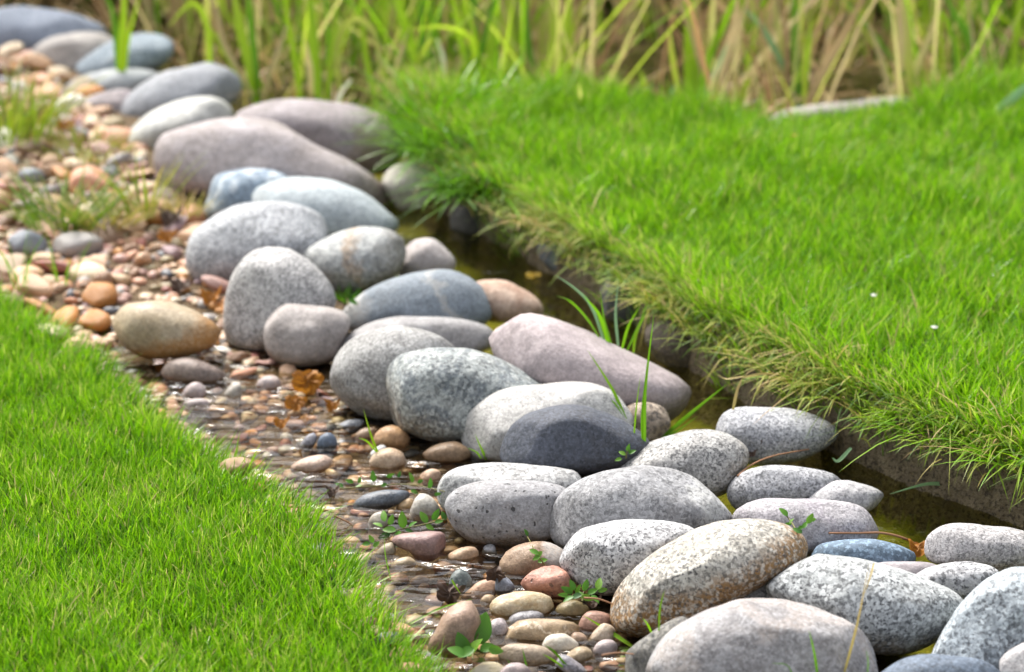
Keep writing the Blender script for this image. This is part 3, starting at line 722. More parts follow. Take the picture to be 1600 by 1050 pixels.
b_st = [Stone(p, seed=i, **o) for i, (l, m, p, o) in enumerate(BOULDERS)]
e_st = [Stone(p, seed=200 + i, facet=16, box=0.5, dk=0.5, amp=0.07, zb=-0.03, sink=0.9) for i, (l, p) in enumerate(EDGING)]
p_st = [Stone(p, seed=300 + i, res=3, **{**dict(zb=-0.012, sink=0.85), **o}) for i, (l, m, p, o) in enumerate(PEBBLES)]
x_st = Stone(EXTRA_SLAB[2], seed=900, **EXTRA_SLAB[3])
print('settle', settle(b_st), settle(p_st))
# pebbles next to boulders: boulders keep their place, a pebble in front of one comes forward
order_y = lambda s: s.hi[1]
for p in p_st:
    for b in b_st:
        if not ((p.lo < b.hi).all() and (b.lo < p.hi).all()):
            continue
        ov = p.inside & b.inside
        if not ov.any():
            continue
        front = order_y(p) > order_y(b) - 8
        dp, db = p.depth()[ov], b.depth()[ov]
        if front:
            v = float((dp - db).max()) + 0.003
            if v > 0: p.s -= min(v, 0.05)
        else:
            v = float((db - dp).max()) + 0.003
            if v > 0: p.s += min(v, 0.05)
SOLID = []                                     # footprints (x, y, r) for what must keep clear
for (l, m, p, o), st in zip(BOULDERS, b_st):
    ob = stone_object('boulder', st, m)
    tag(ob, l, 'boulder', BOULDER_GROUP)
M_EDGE = [mk('slate', c1=c, c2=tuple(x * 0.6 for x in c), dark=0.2) for c in ((0.17, 0.19, 0.22), (0.12, 0.12, 0.13), (0.14, 0.11, 0.08), (0.07, 0.065, 0.06), (0.12, 0.10, 0.08), (0.06, 0.055, 0.05))]
for (l, p), st, m in zip(EDGING, e_st, M_EDGE):
    tag(stone_object('edging_stone', st, m), l, 'edging stone', 'edging stones of the lawn bank')
tag(stone_object('stone_slab', x_st, EXTRA_SLAB[1]), EXTRA_SLAB[0], 'stone slab')
for (l, m, p, o), st in zip(PEBBLES, p_st):
    tag(stone_object('pebble', st, m), l, 'pebble', 'pebbles in the stream bed')
# ------------------------------------------------------------------ leaf and blade building
def blades_mesh(name, base, h, w, az, lean, curve, tint, mat, droop=None, rows=(0, 0.4, 0.75, 1.0), wid=(0.8, 1.0, 0.62, 0.0), grad=0.10):
    n = len(base)
    l = np.stack([np.cos(az), np.sin(az), np.zeros(n)], -1)
    tw = az + math.pi / 2 + RNG.normal(0, 0.7, n)
    sd = np.stack([np.cos(tw), np.sin(tw), np.zeros(n)], -1)
    if droop is None: droop = 0.12 * curve
    V, T = [], []
    for t, q in zip(rows, wid):
        c = base + l * (h * (lean * t + curve * t * t))[:, None]
        c[:, 2] += h * (t * np.sqrt(np.clip(1 - 0.5 * lean ** 2, 0.2, 1)) - droop * t * t)
        tt = np.clip(tint + grad * (t - 0.5), 0, 1)
        if q > 0:
            V += [c - sd * (w * q / 2)[:, None], c + sd * (w * q / 2)[:, None]]; T += [tt, tt]
        else:
            V += [c]; T += [tt]
    k = len(V)
    v = np.stack(V, 1).reshape(-1, 3); tn = np.stack(T, 1).reshape(-1)
    i = np.arange(n)[:, None] * k
    qs = [i + np.array([[2 * r, 2 * r + 1, 2 * r + 3, 2 * r + 2]]) for r in range(len(rows) - 2)]
    tr = i + np.array([[k - 3, k - 2, k - 1]])
    return mesh_np(name, v, [np.concatenate(qs), tr], mat, attrs={'tint': tn})

def in_view(p, margin):
    v = p - CAM
    s = v @ FWD
    x = 800 + FPX * (v[:, 0]) / s; y = 525 - FPX * (v @ UP) / s
    return (x > -margin) & (x < 1600 + margin) & (y < 1050 + margin * 1.1) & (y > -400)

def scatter(n, x0, x1, y0, y1):
    p = np.stack([RNG.uniform(x0, x1, n), RNG.uniform(y0, y1, n), np.zeros(n)], -1)
    p[:, 2] = ground_z(p[:, 0], p[:, 1])
    return p

GREEN = [(0.0, (0.035, 0.105, 0.002)), (0.25, (0.095, 0.255, 0.004)), (0.5, (0.165, 0.385, 0.005)), (0.72, (0.26, 0.46, 0.010)), (0.86, (0.42, 0.53, 0.09)), (0.95, (0.36, 0.31, 0.12)), (1.0, (0.45, 0.36, 0.18))]
M_GRASS = blade_mat('lawn_grass', GREEN, 0.5, 0.28, 7.0)
M_DRY = blade_mat('dry_grass', [(0.0, (0.07, 0.17, 0.01)), (0.35, (0.22, 0.32, 0.015)), (0.55, (0.38, 0.35, 0.06)), (0.78, (0.48, 0.34, 0.15)), (1.0, (0.33, 0.20, 0.09))], 0.35, 0.55)
M_REED = blade_mat('reed_leaf', [(0.0, (0.05, 0.15, 0.010)), (0.18, (0.13, 0.32, 0.012)), (0.36, (0.34, 0.54, 0.015)), (0.5, (0.42, 0.50, 0.06)), (0.65, (0.52, 0.50, 0.16)), (0.8, (0.52, 0.42, 0.22)), (1.0, (0.34, 0.19, 0.09))], 0.5, 0.4, 1.5)

# ------------------------------------------------------------------ pebble bed
PC = {
    'tan': ((0.46, 0.29, 0.16), (0.36, 0.21, 0.11)), 'sandy': ((0.52, 0.39, 0.25), (0.44, 0.30, 0.17)), 'cream': ((0.62, 0.52, 0.37), (0.54, 0.40, 0.25)),
    'white': ((0.66, 0.63, 0.56), (0.56, 0.52, 0.45)), 'pink': ((0.52, 0.32, 0.26), (0.44, 0.24, 0.20)), 'salmon': ((0.54, 0.28, 0.17), (0.46, 0.21, 0.12)),
    'rose red': ((0.38, 0.15, 0.12), (0.29, 0.10, 0.08)), 'orange': ((0.52, 0.24, 0.06), (0.42, 0.16, 0.03)), 'brown': ((0.25, 0.135, 0.07), (0.17, 0.09, 0.045)),
    'mauve': ((0.34, 0.23, 0.23), (0.27, 0.17, 0.18)), 'grey': ((0.33, 0.31, 0.29), (0.24, 0.22, 0.21)), 'blue grey': ((0.24, 0.26, 0.29), (0.17, 0.19, 0.22)),
    'slate': ((0.11, 0.115, 0.13), (0.07, 0.075, 0.085)), 'peach': ((0.60, 0.40, 0.26), (0.52, 0.30, 0.17)), 'khaki': ((0.33, 0.26, 0.14), (0.24, 0.18, 0.09)),
}
PW = dict(zip(PC, (17, 10, 7, 2, 9, 12, 5, 10, 15, 5, 6, 3, 3, 12, 6)))
PM = {k: pebble_mat('pebble_' + k.replace(' ', '_'), *v) for k, v in PC.items()}
SHAPES = [('round', (1, 0.88, 0.58)), ('oval', (1, 0.66, 0.42)), ('flat', (1, 0.76, 0.26)), ('long', (1, 0.46, 0.32)), ('egg shaped', (1, 0.70, 0.50)), ('angular', (1, 0.74, 0.44)), ('lumpy', (1, 0.78, 0.46)), ('flat oval', (1, 0.58, 0.26)), ('angular', (1, 0.60, 0.36)), ('flat', (1, 0.66, 0.30))]

def pebble_mesh(i, shape, dims, res):
    rng = np.random.default_rng(500 + i)
    v, f = ICO[res]
    n = v.copy()
    p = n * np.array(dims)
    if shape == 'egg shaped':
        p[:, 1:] *= (1 - 0.28 * n[:, :1])
    for _ in range(14 if shape == 'angular' else 6):
        d = rng.normal(size=3); d /= np.linalg.norm(d)
        h = p @ d; c = h.max() * rng.uniform(0.68, 0.9)
        p = p - (np.maximum(0, h - c) * 0.85)[:, None] * d
    p *= (1 + lumps(n, rng, 0.13 if shape == 'lumpy' else 0.075))[:, None]
    return mesh_np('pebble', p, [f], PM['tan'])
PMESH = [(s, d, pebble_mesh(i, s, d, 3)) for i, (s, d) in enumerate(SHAPES * 4)]

BED_POLY = np.array([(-260, 50), (60, 92), (130, 138), (190, 200), (250, 285), (330, 345), (350, 420), (395, 545), (440, 572), (520, 625), (600, 685), (725, 712), (690, 760), (700, 842), (810, 855),
                     (880, 895), (960, 960), (975, 1060), (1000, 1180), (760, 1180), (660, 1080), (545, 940), (495, 880), (440, 800), (350, 730), (275, 685), (215, 622), (130, 560), (60, 505), (-60, 440), (-300, 360)], float)

def in_poly(P, x, y):
    inside = np.zeros(len(x), bool)
    j = len(P) - 1
    for i in range(len(P)):
        xi, yi, xj, yj = *P[i], *P[j]
        c = ((yi > y) != (yj > y)) & (x < (xj - xi) * (y - yi) / (yj - yi + 1e-9) + xi)
        inside ^= c
        j = i
    return inside

def vpx(p):
    v = p - CAM
    s = v @ FWD
    return 800 + FPX * v[:, 0] / s, 525 - FPX * (v @ UP) / s

LM = [(-20, 110, 'flat beige boulder'), (110, 140, 'low pale bluish stone'), (160, 190, 'small mauve cobble'), (200, 235, 'bright white boulder'), (255, 290, 'long mauve boulder'), (310, 350, 'streaked blue boulder'),
      (300, 430, 'broad light grey boulder'), (355, 535, 'upright speckled boulder'), (190, 480, 'big tan cobble'), (320, 560, 'big tan cobble'), (450, 572, 'blocky pinkish boulder'), (485, 615, 'fallen orange leaf'), (540, 640, 'clouded grey boulder'),
      (650, 690, 'veined boulder'), (725, 690, 'long white boulder'), (612, 685, 'round orange pebble'), (600, 780, 'long slate pebble'), (655, 855, 'angular mauve stone'), (720, 845, 'pitted smooth grey boulder'), (720, 908, 'dark green pebble'),
      (835, 880, 'large brown cobble'), (858, 912, 'knobbly pink rock'), (712, 975, 'reddish egg shaped stone'), (845, 990, 'long banded pebble'), (875, 1006, 'pure white pebble'), (110, 320, 'dark grass tuft'), (20, 170, 'yellow green grass clump'),
      (215, 300, 'pale grass sprig'), (30, 430, 'lone grass blades'), (955, 985, 'rusty granite boulder'), (510, 690, 'dark blue pebble'), (300, 615, 'pale pink pebble'), (420, 600, 'rounded pinkish pebble'), (660, 790, 'white cone shaped pebble'), (470, 725, 'flat orange rimmed pebble')]

def pebble_bed():
    traced = [(s.c, max(s.hi - s.lo) / 2) for s in p_st]
    feet = []
    for s in b_st + p_st:                       # where stones already lie, on the ground
        d = ray(*s.c); c = CAM + d * s.s
        feet.append((c[0], c[1], s.a * 0.8, s.d * 0.8))
    feet = np.array(feet)
    kept = []
    def free(p, r, gap):
        e = ((feet[:, 0] - p[0]) / (feet[:, 2] + r * 0.6)) ** 2 + ((feet[:, 1] - p[1]) / (feet[:, 3] + r * 0.6)) ** 2
        if (e < 1).any(): return False
        if kept:
            k = np.array([(a[0], a[1], a[2]) for a in kept])
            if (np.hypot(k[:, 0] - p[0], (k[:, 1] - p[1])) < (k[:, 2] + r) * gap).any(): return False
        return True
    cand = scatter(60000, -1.6, 0.5, 2.55, 6.3)
    x, y = vpx(cand)
    ok = in_poly(BED_POLY, x, y)
    cand, x, y = cand[ok], x[ok], y[ok]
    placed = []
    cols = list(PC); w = np.array([PW[c] for c in cols], float); w /= w.sum()
    for r_lo, r_hi, gap, most in ((0.034, 0.052, 0.70, 105), (0.021, 0.034, 0.66, 215), (0.013, 0.021, 0.66, 300)):
        for p, px, py in zip(cand, x, y):
            if len(placed) >= most: break
            if not (-15 < px < 1010 and py < 1062): continue
            if RNG.random() > 0.25: continue
            r = RNG.uniform(r_lo, r_hi)
            if py > 560: r *= 0.58
            if 480 < px < 720 and 860 < py < 985 and RNG.random() < 0.92: continue      # open rippled water
            if 380 < px < 560 and 690 < py < 860 and RNG.random() < 0.75: continue
            if any(math.hypot(px - c[0], (py - c[1])) < q * 0.9 + r * 400 for c, q in traced): continue
            if not free(p, r, gap): continue
            kept.append((p[0], p[1], r)); placed.append((p, r, px, py))
    rows = []
    for i, (p, r, px, py) in enumerate(placed):
        s, d, me = PMESH[int(RNG.integers(len(PMESH)))]
        c = cols[int(RNG.choice(len(cols), p=w))]
        o = bpy.data.objects.new('pebble', me)
        o.scale = (r, r * RNG.uniform(0.9, 1.1), r * RNG.uniform(0.9, 1.15))
        o.rotation_euler = (RNG.normal(0, 0.3), RNG.normal(0, 0.3), RNG.normal(0, 0.9))
        o.location = (p[0], p[1], p[2] + d[2] * r * RNG.uniform(0.35, 0.8))
        link(o)
        o.material_slots[0].link = 'OBJECT'
        o.material_slots[0].material = PM[c]
        rows.append([o, c, s, r, px, py])
    seen = set()
    for k, (o, c, s, r, px, py) in enumerate(rows):
        q = sorted(LM, key=lambda m: math.hypot(m[0] - px, 1.6 * (m[1] - py)))
        sz = 'small ' if r < 0.018 else 'large ' if r > 0.034 else ''
        def rel(m):
            dx, dy = px - m[0], (py - m[1]) * 1.6
            return 'beyond' if dy < -abs(dx) else 'in front of' if dy > abs(dx) else 'beside'
        nb = sorted((t for t in rows if t[0] is not o), key=lambda t: math.hypot(t[4] - px, 1.6 * (t[5] - py)))[:6]
        opts = [f'{c} {s} pebble {rel(q[0])} the {q[0][2]}', f'{sz or "middling "}{c} {s} pebble {rel(q[0])} the {q[0][2]}']
        for t in nb:
            opts.append(f'{c} {s} pebble {rel(q[0])} the {q[0][2]}, next to a {t[1]} {t[2]} one')
        for a in nb:
            opts.append(f'{c} {s} pebble between the {q[0][2]} and a {a[1]} {a[2]} one')
        lab = next((l for l in opts if l not in seen and len(l.split()) <= 16), opts[0])
        seen.add(lab)
        tag(o, lab, 'pebble', 'pebbles in the stream bed')
    # gravel between them
    wts = w.copy(); wts[cols.index('brown')] *= 2.2; wts[cols.index('khaki')] *= 2; wts[cols.index('white')] *= 0.4; wts[cols.index('blue grey')] *= 0.5; wts /= wts.sum()
    cum = (np.arange(len(cols)) + 0.5) / len(cols)
    V, F, T = [], [], []
    nb = 0
    v0, f0 = ICO[2]
    cand = scatter(22000, -1.7, 0.55, 2.5, 6.6)
    gx, gy = vpx(cand)
    ok = in_poly(BED_POLY, gx, gy)
    cand = cand[ok][:4200]
    for p in cand:
        if p[2] < -0.018 and RNG.random() < 0.45: continue
        r = RNG.uniform(0.004, 0.017)
        a = RNG.uniform(0, 6.28); dm = np.array((1, RNG.uniform(0.6, 0.95), RNG.uniform(0.35, 0.7))) * r
        q = v0 * dm * (1 + RNG.normal(0, 0.05, (len(v0), 1)))
        R = np.array(((math.cos(a), -math.sin(a), 0), (math.sin(a), math.cos(a), 0), (0, 0, 1)))
        V.append(q @ R.T + p + (0, 0, r * 0.15)); F.append(f0 + nb); nb += len(v0); T.append(np.full(len(v0), cum[int(RNG.choice(len(wts), p=wts))]))
    k = N('gravel_stone')
    at = k.n('ShaderNodeAttribute', attribute_name='tint')
    pal = [(tuple(x * 0.8 for x in c[0]),) for c in PC.values()]
    col = k.ramp(at.outputs['Fac'], [(i / len(pal), c[0]) for i, c in enumerate(pal)])
    k.t.nodes[col.node.name].color_ramp.interpolation = 'CONSTANT'
    k.l(col, k.b.inputs['Base Color']); k.b.inputs['Roughness'].default_value = 0.5
    o = link(bpy.data.objects.new('gravel', mesh_np('gravel', np.concatenate(V), [np.concatenate(F)], k.m, attrs={'tint': np.concatenate(T)})))
    tag(o, 'fine mixed gravel filling the gaps between pebbles', 'gravel', kind='stuff')
pebble_bed()

# ------------------------------------------------------------------ points on what is built so far
bpy.context.view_layer.update()
_DG = bpy.context.evaluated_depsgraph_get()
def hit(px, py):
    d = Vector(ray(px, py)).normalized()
    r = S.ray_cast(_DG, Vector(CAM), d)
    return np.array(r[1]) if r[0] else G(px, py)

def depth_of(p): return float((np.asarray(p) - CAM) @ FWD)
def P(px, py, s): return CAM + ray(px, py) * s

def ribbon(name, pts, width, mat, parent, tint, taper=0.55, n=9, fold=0.16, origin=None, base_w=0.55, tip_pale=0.0):
    """One long leaf: a folded strip along a smooth curve."""
    p = np.asarray(pts, float)
    m = len(p)
    ext = np.concatenate(([2 * p[0] - p[1]], p, [2 * p[-1] - p[-2]]))
    C = []
    for i in range(m - 1):
        a, b, c, d = ext[i:i + 4]
        for t in np.linspace(0, 1, n, endpoint=False):
            C.append(0.5 * ((2 * b) + (c - a) * t + (2 * a - 5 * b + 4 * c - d) * t * t + (3 * b - a - 3 * c + d) * t ** 3))
    C.append(p[-1]); C = np.array(C)
    T = np.gradient(C, axis=0); T /= np.linalg.norm(T, axis=1)[:, None] + 1e-9
    view = (CAM - C.mean(0)); view /= np.linalg.norm(view)
    rr = np.random.default_rng(int(abs(C.sum()) * 1e5) % 99991)
    view = view + rr.normal(0, 0.45, 3)
    Sd = np.cross(T, view); Sd /= np.linalg.norm(Sd, axis=1)[:, None] + 1e-9
    Nn = np.cross(Sd, T)
    t = np.linspace(0, 1, len(C))
    w = width * (base_w + (1 - base_w) * np.sin(np.clip(t * 2.2, 0, 1) * math.pi / 2)) * np.where(t > taper, np.clip(1 - (t - taper) / (1 - taper), 0.02, 1) ** 0.75, 1) / 2
    v = np.stack([C - Sd * w[:, None] + Nn * (w * fold * 2)[:, None], C, C + Sd * w[:, None] + Nn * (w * fold * 2)[:, None]], 1).reshape(-1, 3)
    k = len(C)
    i = np.arange(k - 1) * 3
    q = np.concatenate([np.stack([i, i + 1, i + 4, i + 3], -1), np.stack([i + 1, i + 2, i + 5, i + 4], -1)])
    tn = np.clip(tint + 0.08 * (t - 0.5) + tip_pale * (t > 0.6) * (t - 0.6) / 0.4, 0, 1).repeat(3)
    org = np.zeros(3) if origin is None else np.asarray(origin)
    o = bpy.data.objects.new(name, mesh_np(name, v - org, [q], mat, attrs={'tint': tn}))
    return link(o, parent)

def px_leaf(pts, s0, ds=0.0):
    n = len(pts)
    return [P(x, y, s0 + ds * i / max(1, n - 1)) for i, (x, y) in enumerate(pts)]

# ------------------------------------------------------------------ lawns
def lawn(name, label, side):
    if side == 0:
        p = scatter(390000, -1.5, 0.15, 2.3, 5.6)
        ed = xl(p[:, 1]) - p[:, 0] + 0.012 * wob(p[:, 0], p[:, 1], 27, 6)
        ok = (ed > RNG.exponential(0.012, len(p)) - 0.022) & in_view(p, 420)
        p, ed = p[ok], ed[ok]
        n = len(p)
        keep = RNG.random(n) < np.where(in_view(p, 40), 0.9, 0.35) * (0.75 + 0.25 * sstep(0, 0.05, ed))
        p, ed = p[keep], ed[keep]; n = len(p)
        cl = wob(p[:, 0], p[:, 1], 8.0)
        h = RNG.uniform(0.022, 0.046, n) * (1 + 0.15 * cl + 0.15 * wob(p[:, 0], p[:, 1], 30, 1)) * np.where(RNG.random(n) < 0.04, 1.35, 1)
        az = RNG.uniform(0, 6.283, n); lean = np.abs(RNG.normal(0.15, 0.45, n)).clip(0, 1.25)
        e = ed < 0.03
        az[e] = RNG.normal(0.2, 0.9, e.sum()); lean[e] += 0.15
        w = RNG.uniform(0.0011, 0.0025, n)
        tint = np.clip(RNG.normal(0.47, 0.19, n) + 0.10 * wob(p[:, 0], p[:, 1], 16, 3), 0.02, 0.82)
        dead = RNG.random(n) < 0.045; tint[dead] = RNG.uniform(0.85, 1.0, dead.sum())
        cv = RNG.uniform(0.0, 0.35, n)
    else:
        p = scatter(450000, -0.35, 2.4, 2.7, 5.75)
        ed = p[:, 0] - xr(p[:, 1])
        ok = (ed > -0.012) & (p[:, 1] < yf(p[:, 0]) + 0.05 + RNG.uniform(-0.03, 0.06, len(p))) & in_view(p, 400)
        p, ed = p[ok], ed[ok]
        keep = RNG.random(len(p)) < np.where(in_view(p, 40), 0.55, 0.25)
        p, ed = p[keep], ed[keep]; n = len(p)
        cl = wob(p[:, 0], p[:, 1], 6.0, 1); c2 = wob(p[:, 0], p[:, 1], 17.0, 2)
        h = RNG.uniform(0.030, 0.066, n) * (1 + 0.22 * cl + 0.2 * c2) * np.where(RNG.random(n) < 0.05, 1.35, 1)
        az = RNG.uniform(0, 6.283, n)
        lean = np.abs(RNG.normal(0.22, 0.3, n)).clip(0, 1.0)
        w = RNG.uniform(0.0017, 0.0032, n)
        qx = vpx(p)[0]
        by_slab = (qx > 1180) & (qx < 1440)                # shorter where the flat slab lies behind it
        h = h * (1 + np.where(by_slab, -0.22, 0.9 * RNG.random(n)) * sstep(-0.22, 0.02, p[:, 1] - yf(p[:, 0])))
        near = np.exp(-np.clip(ed, 0, 1) / 0.07)
        az = np.where(RNG.random(n) < near, RNG.normal(3.7, 0.6, n), az); lean = lean + 0.45 * near * RNG.random(n)
        tint = np.clip(RNG.normal(0.46, 0.17, n) + 0.09 * c2 + 0.16 * near, 0.02, 0.84)
        dead = RNG.random(n) < 0.03 + 0.12 * near; tint[dead] = RNG.uniform(0.84, 1.0, dead.sum())
        cv = RNG.uniform(0.05, 0.5, n)
    o = link(bpy.data.objects.new(name, blades_mesh(name, p, h, w, az, lean, cv, tint, M_GRASS, grad=0.30)))
    tag(o, label, 'grass', kind='stuff')
    return n
n1 = lawn('lawn_grass', 'short dense bright green lawn beside the pebble bed', 0)
n2 = lawn('lawn_grass', 'longer bright green lawn above the channel bank', 1)

# straw and long blades hanging over the bank
def fringe():
    n = 5200
    y = RNG.uniform(2.9, 5.3, n)
    x = xr(y) + RNG.normal(0.012, 0.028, n)
    p = np.stack([x, y, ground_z(x, y)], -1)
    p[:, 2] = np.maximum(p[:, 2], 0.085 - np.abs(RNG.normal(0, 0.012, n)))
    ok = in_view(p, 150); p = p[ok]; n = len(p)
    cl = wob(p[:, 0], p[:, 1], 10, 5)
    h = RNG.uniform(0.03, 0.095, n) * (1 + 0.5 * cl)
    az = RNG.normal(3.75, 1.0, n)
    lean = RNG.uniform(0.35, 0.9, n); cv = RNG.uniform(0.0, 0.5, n); droop = RNG.uniform(0.2, 1.3, n)
    tint = np.clip(RNG.normal(0.28, 0.22, n) + 0.14 * cl, 0, 1)
    me = blades_mesh('dry_grass', p, h, RNG.uniform(0.0018, 0.0036, n), az, lean, cv, tint, M_DRY, droop, rows=(0, 0.3, 0.55, 0.8, 1.0), wid=(0.9, 1, 0.85, 0.6, 0.0))
    o = link(bpy.data.objects.new('dry_grass', me))
    tag(o, 'straw and yellowing blades hanging over the channel bank', 'dry grass', kind='stuff')
fringe()

# ------------------------------------------------------------------ reeds
GRN, LIME, PALE, TAN, BRN, TEAL = 0.16, 0.36, 0.62, 0.80, 0.97, 0.06
M_TEAL = blade_mat('blue_green_leaf', [(0.0, (0.16, 0.33, 0.14)), (1.0, (0.26, 0.42, 0.22))], 0.4, 0.4, 1.5)
M_WHITE = blade_mat('bleached_leaf', [(0.0, (0.62, 0.66, 0.42)), (1.0, (0.78, 0.76, 0.62))], 0.35, 0.5, 1.5)
def clump(label, base, leaves, z=0.02, wk=1.25, name='reed_clump', cat='reeds', group='reed clumps around the pond'):
    b = G(base[0], base[1], z)
    root = empty(name, b)
    tag(root, label, cat, group)
    s0 = depth_of(b)
    for lf in leaves:
        pts, wd, tn = lf[:3]
        ds = lf[3] if len(lf) > 3 else RNG.normal(0, 0.05)
        mat = M_TEAL if tn == 'teal' else M_WHITE if tn == 'white' else M_REED
        ribbon('leaf', px_leaf(pts, s0, ds), wd * wk, mat, root, 0.5 if isinstance(tn, str) else tn, origin=b)
    return root
clump('tall bright green reed rising in front of the mottled blue grey boulder', (190, 142),
      [([(190, 142), (192, 70), (197, -60)], 0.017, LIME), ([(187, 142), (184, 90), (176, 20), (150, -40)], 0.012, GRN), ([(192, 140), (200, 60), (222, -20)], 0.010, LIME)])
clump('fan of broad lime leaves at the end of the long smooth grey boulder', (402, 162),
      [([(402, 162), (390, 100), (372, 20), (360, -60)], 0.022, LIME), ([(405, 162), (400, 90), (390, 10), (386, -60)], 0.017, GRN), ([(398, 155), (370, 112), (345, 70), (316, 26)], 0.013, LIME),
       ([(412, 158), (425, 110), (440, 66), (456, 18)], 0.013, TAN), ([(330, 140), (326, 50), (302, 6), (262, 42)], 0.012, LIME), ([(395, 150), (350, 70), (335, 10), (300, -50)], 0.012, TAN)])
clump('lime and straw reeds with one leaf bent over like a hook', (520, 172),
      [([(500, 172), (492, 80), (480, -60)], 0.020, LIME), ([(508, 172), (522, 60), (532, -60)], 0.014, 0.45), ([(534, 172), (528, 70), (556, 30), (588, 62), (597, 165)], 0.012, PALE),
       ([(548, 125), (530, 150), (520, 200), (510, 238)], 0.009, 'white', -0.12), ([(555, 140), (545, 170), (534, 210), (520, 240)], 0.010, 0.6, -0.12), ([(470, 172), (462, 100), (440, -20)], 0.014, LIME), ([(486, 172), (484, 110), (476, 60)], 0.012, TAN)])
clump('broad green reed with two lime leaves behind the blotched mauve boulder', (598, 176),
      [([(600, 178), (600, 90), (606, -60)], 0.021, LIME), ([(592, 172), (572, 80), (560, -60)], 0.015, 0.42), ([(604, 176), (622, 100), (650, 20)], 0.013, TAN), ([(610, 178), (630, 90), (668, -40)], 0.012, LIME)])
clump('reed with a bleached white leaf tip hanging down', (652, 165),
      [([(640, 168), (648, 110), (668, 68), (684, 60)], 0.010, 0.5, -0.08), ([(683, 60), (692, 84), (696, 120), (701, 162)], 0.011, 'white', -0.05), ([(660, 165), (642, 60), (608, -40)], 0.014, LIME), ([(732, 165), (740, 70), (700, 42), (636, 46)], 0.012, 0.45), ([(655, 165), (660, 60), (655, -50)], 0.013, GRN)])
clump('reed with wide upright green leaves and a rusty stalk', (740, 156),
      [([(735, 156), (738, 70), (743, -60)], 0.022, GRN), ([(760, 156), (770, 60), (782, -60)], 0.018, LIME), ([(700, 150), (724, 80), (750, 15)], 0.011, BRN), ([(745, 156), (720, 60), (702, -50)], 0.013, LIME), ([(790, 158), (800, 90), (792, -30)], 0.013, 0.42)])
clump('olive reeds with a pale straw stalk left of the dark gap', (868, 152),
      [([(858, 152), (864, 60), (872, -60)], 0.016, 0.45), ([(882, 152), (892, 70), (886, -60)], 0.022, 0.40), ([(850, 152), (866, 90), (882, 42)], 0.011, TAN), ([(905, 152), (918, 90), (948, 30)], 0.010, TAN), ([(838, 152), (826, 60), (818, -50)], 0.016, GRN)])
clump('broad grass green reed clump with straw stalks beside the dark pond gap', (1086, 178),
      [([(1078, 178), (1080, 90), (1074, -60)], 0.030, 0.26), ([(1086, 178), (1108, 92), (1134, 30), (1166, -50)], 0.015, 0.22), ([(1092, 178), (1114, 120), (1138, 66)], 0.013, 'teal'),
       ([(1130, 174), (1127, 110), (1148, 40), (1152, -20)], 0.016, TAN), ([(1146, 160), (1152, 70), (1166, 0)], 0.012, 0.74), ([(1068, 176), (1052, 100), (1046, 40)], 0.010, 0.45), ([(1120, 170), (1112, 60), (1120, -50)], 0.012, PALE)])
clump('short pale curled leaf at the brink of the dark pond', (1048, 176), [([(1048, 176), (1049, 150), (1062, 126)], 0.014, 'teal'), ([(1010, 170), (1006, 135), (1000, 108)], 0.013, LIME)], name='reed_shoot')
clump('pale blue green leaf arching out of a lime clump above the flat slab', (1246, 168),
      [([(1246, 168), (1226, 104), (1194, 45), (1162, 12)], 0.019, 'teal'), ([(1249, 168), (1243, 80), (1240, -60)], 0.017, GRN), ([(1256, 164), (1262, 92), (1268, 20)], 0.014, LIME),
       ([(1258, 168), (1292, 100), (1322, 48), (1362, -30)], 0.017, 0.88), ([(1236, 168), (1222, 70), (1200, -40)], 0.012, PALE)])
clump('straw coloured reed stalks at the end of the flat slab', (1418, 178),
      [([(1418, 178), (1430, 112), (1452, 58), (1476, -10)], 0.015, 0.74), ([(1398, 150), (1408, 70), (1400, -40)], 0.015, TAN), ([(1425, 150), (1416, 60), (1406, -50)], 0.020, PALE), ([(1390, 150), (1376, 90), (1350, 20)], 0.010, TAN)])
clump('lone green leaf sweeping over the lawn toward the frame edge', (1524, 204), [([(1524, 204), (1560, 172), (1600, 138), (1650, 100)], 0.016, 'teal'), ([(1520, 204), (1530, 180), (1552, 160)], 0.009, GRN)], name='reed_shoot', z=0.1)
clump('dark green reeds leaning inward at the far corner of the lawn', (1550, 145),
      [([(1542, 140), (1522, 70), (1490, 20), (1462, -40)], 0.014, GRN), ([(1560, 140), (1546, 60), (1518, -30)], 0.013, 0.25), ([(1582, 130), (1590, 40), (1604, -40)], 0.015, LIME), ([(1562, 130), (1552, 70), (1532, 30)], 0.012, TAN),
       ([(1630, 84), (1596, 66), (1568, 48)], 0.011, BRN), ([(1500, 140), (1490, 60), (1450, -20)], 0.012, 0.3), ([(1520, 140), (1512, 70), (1480, 0)], 0.011, GRN)])

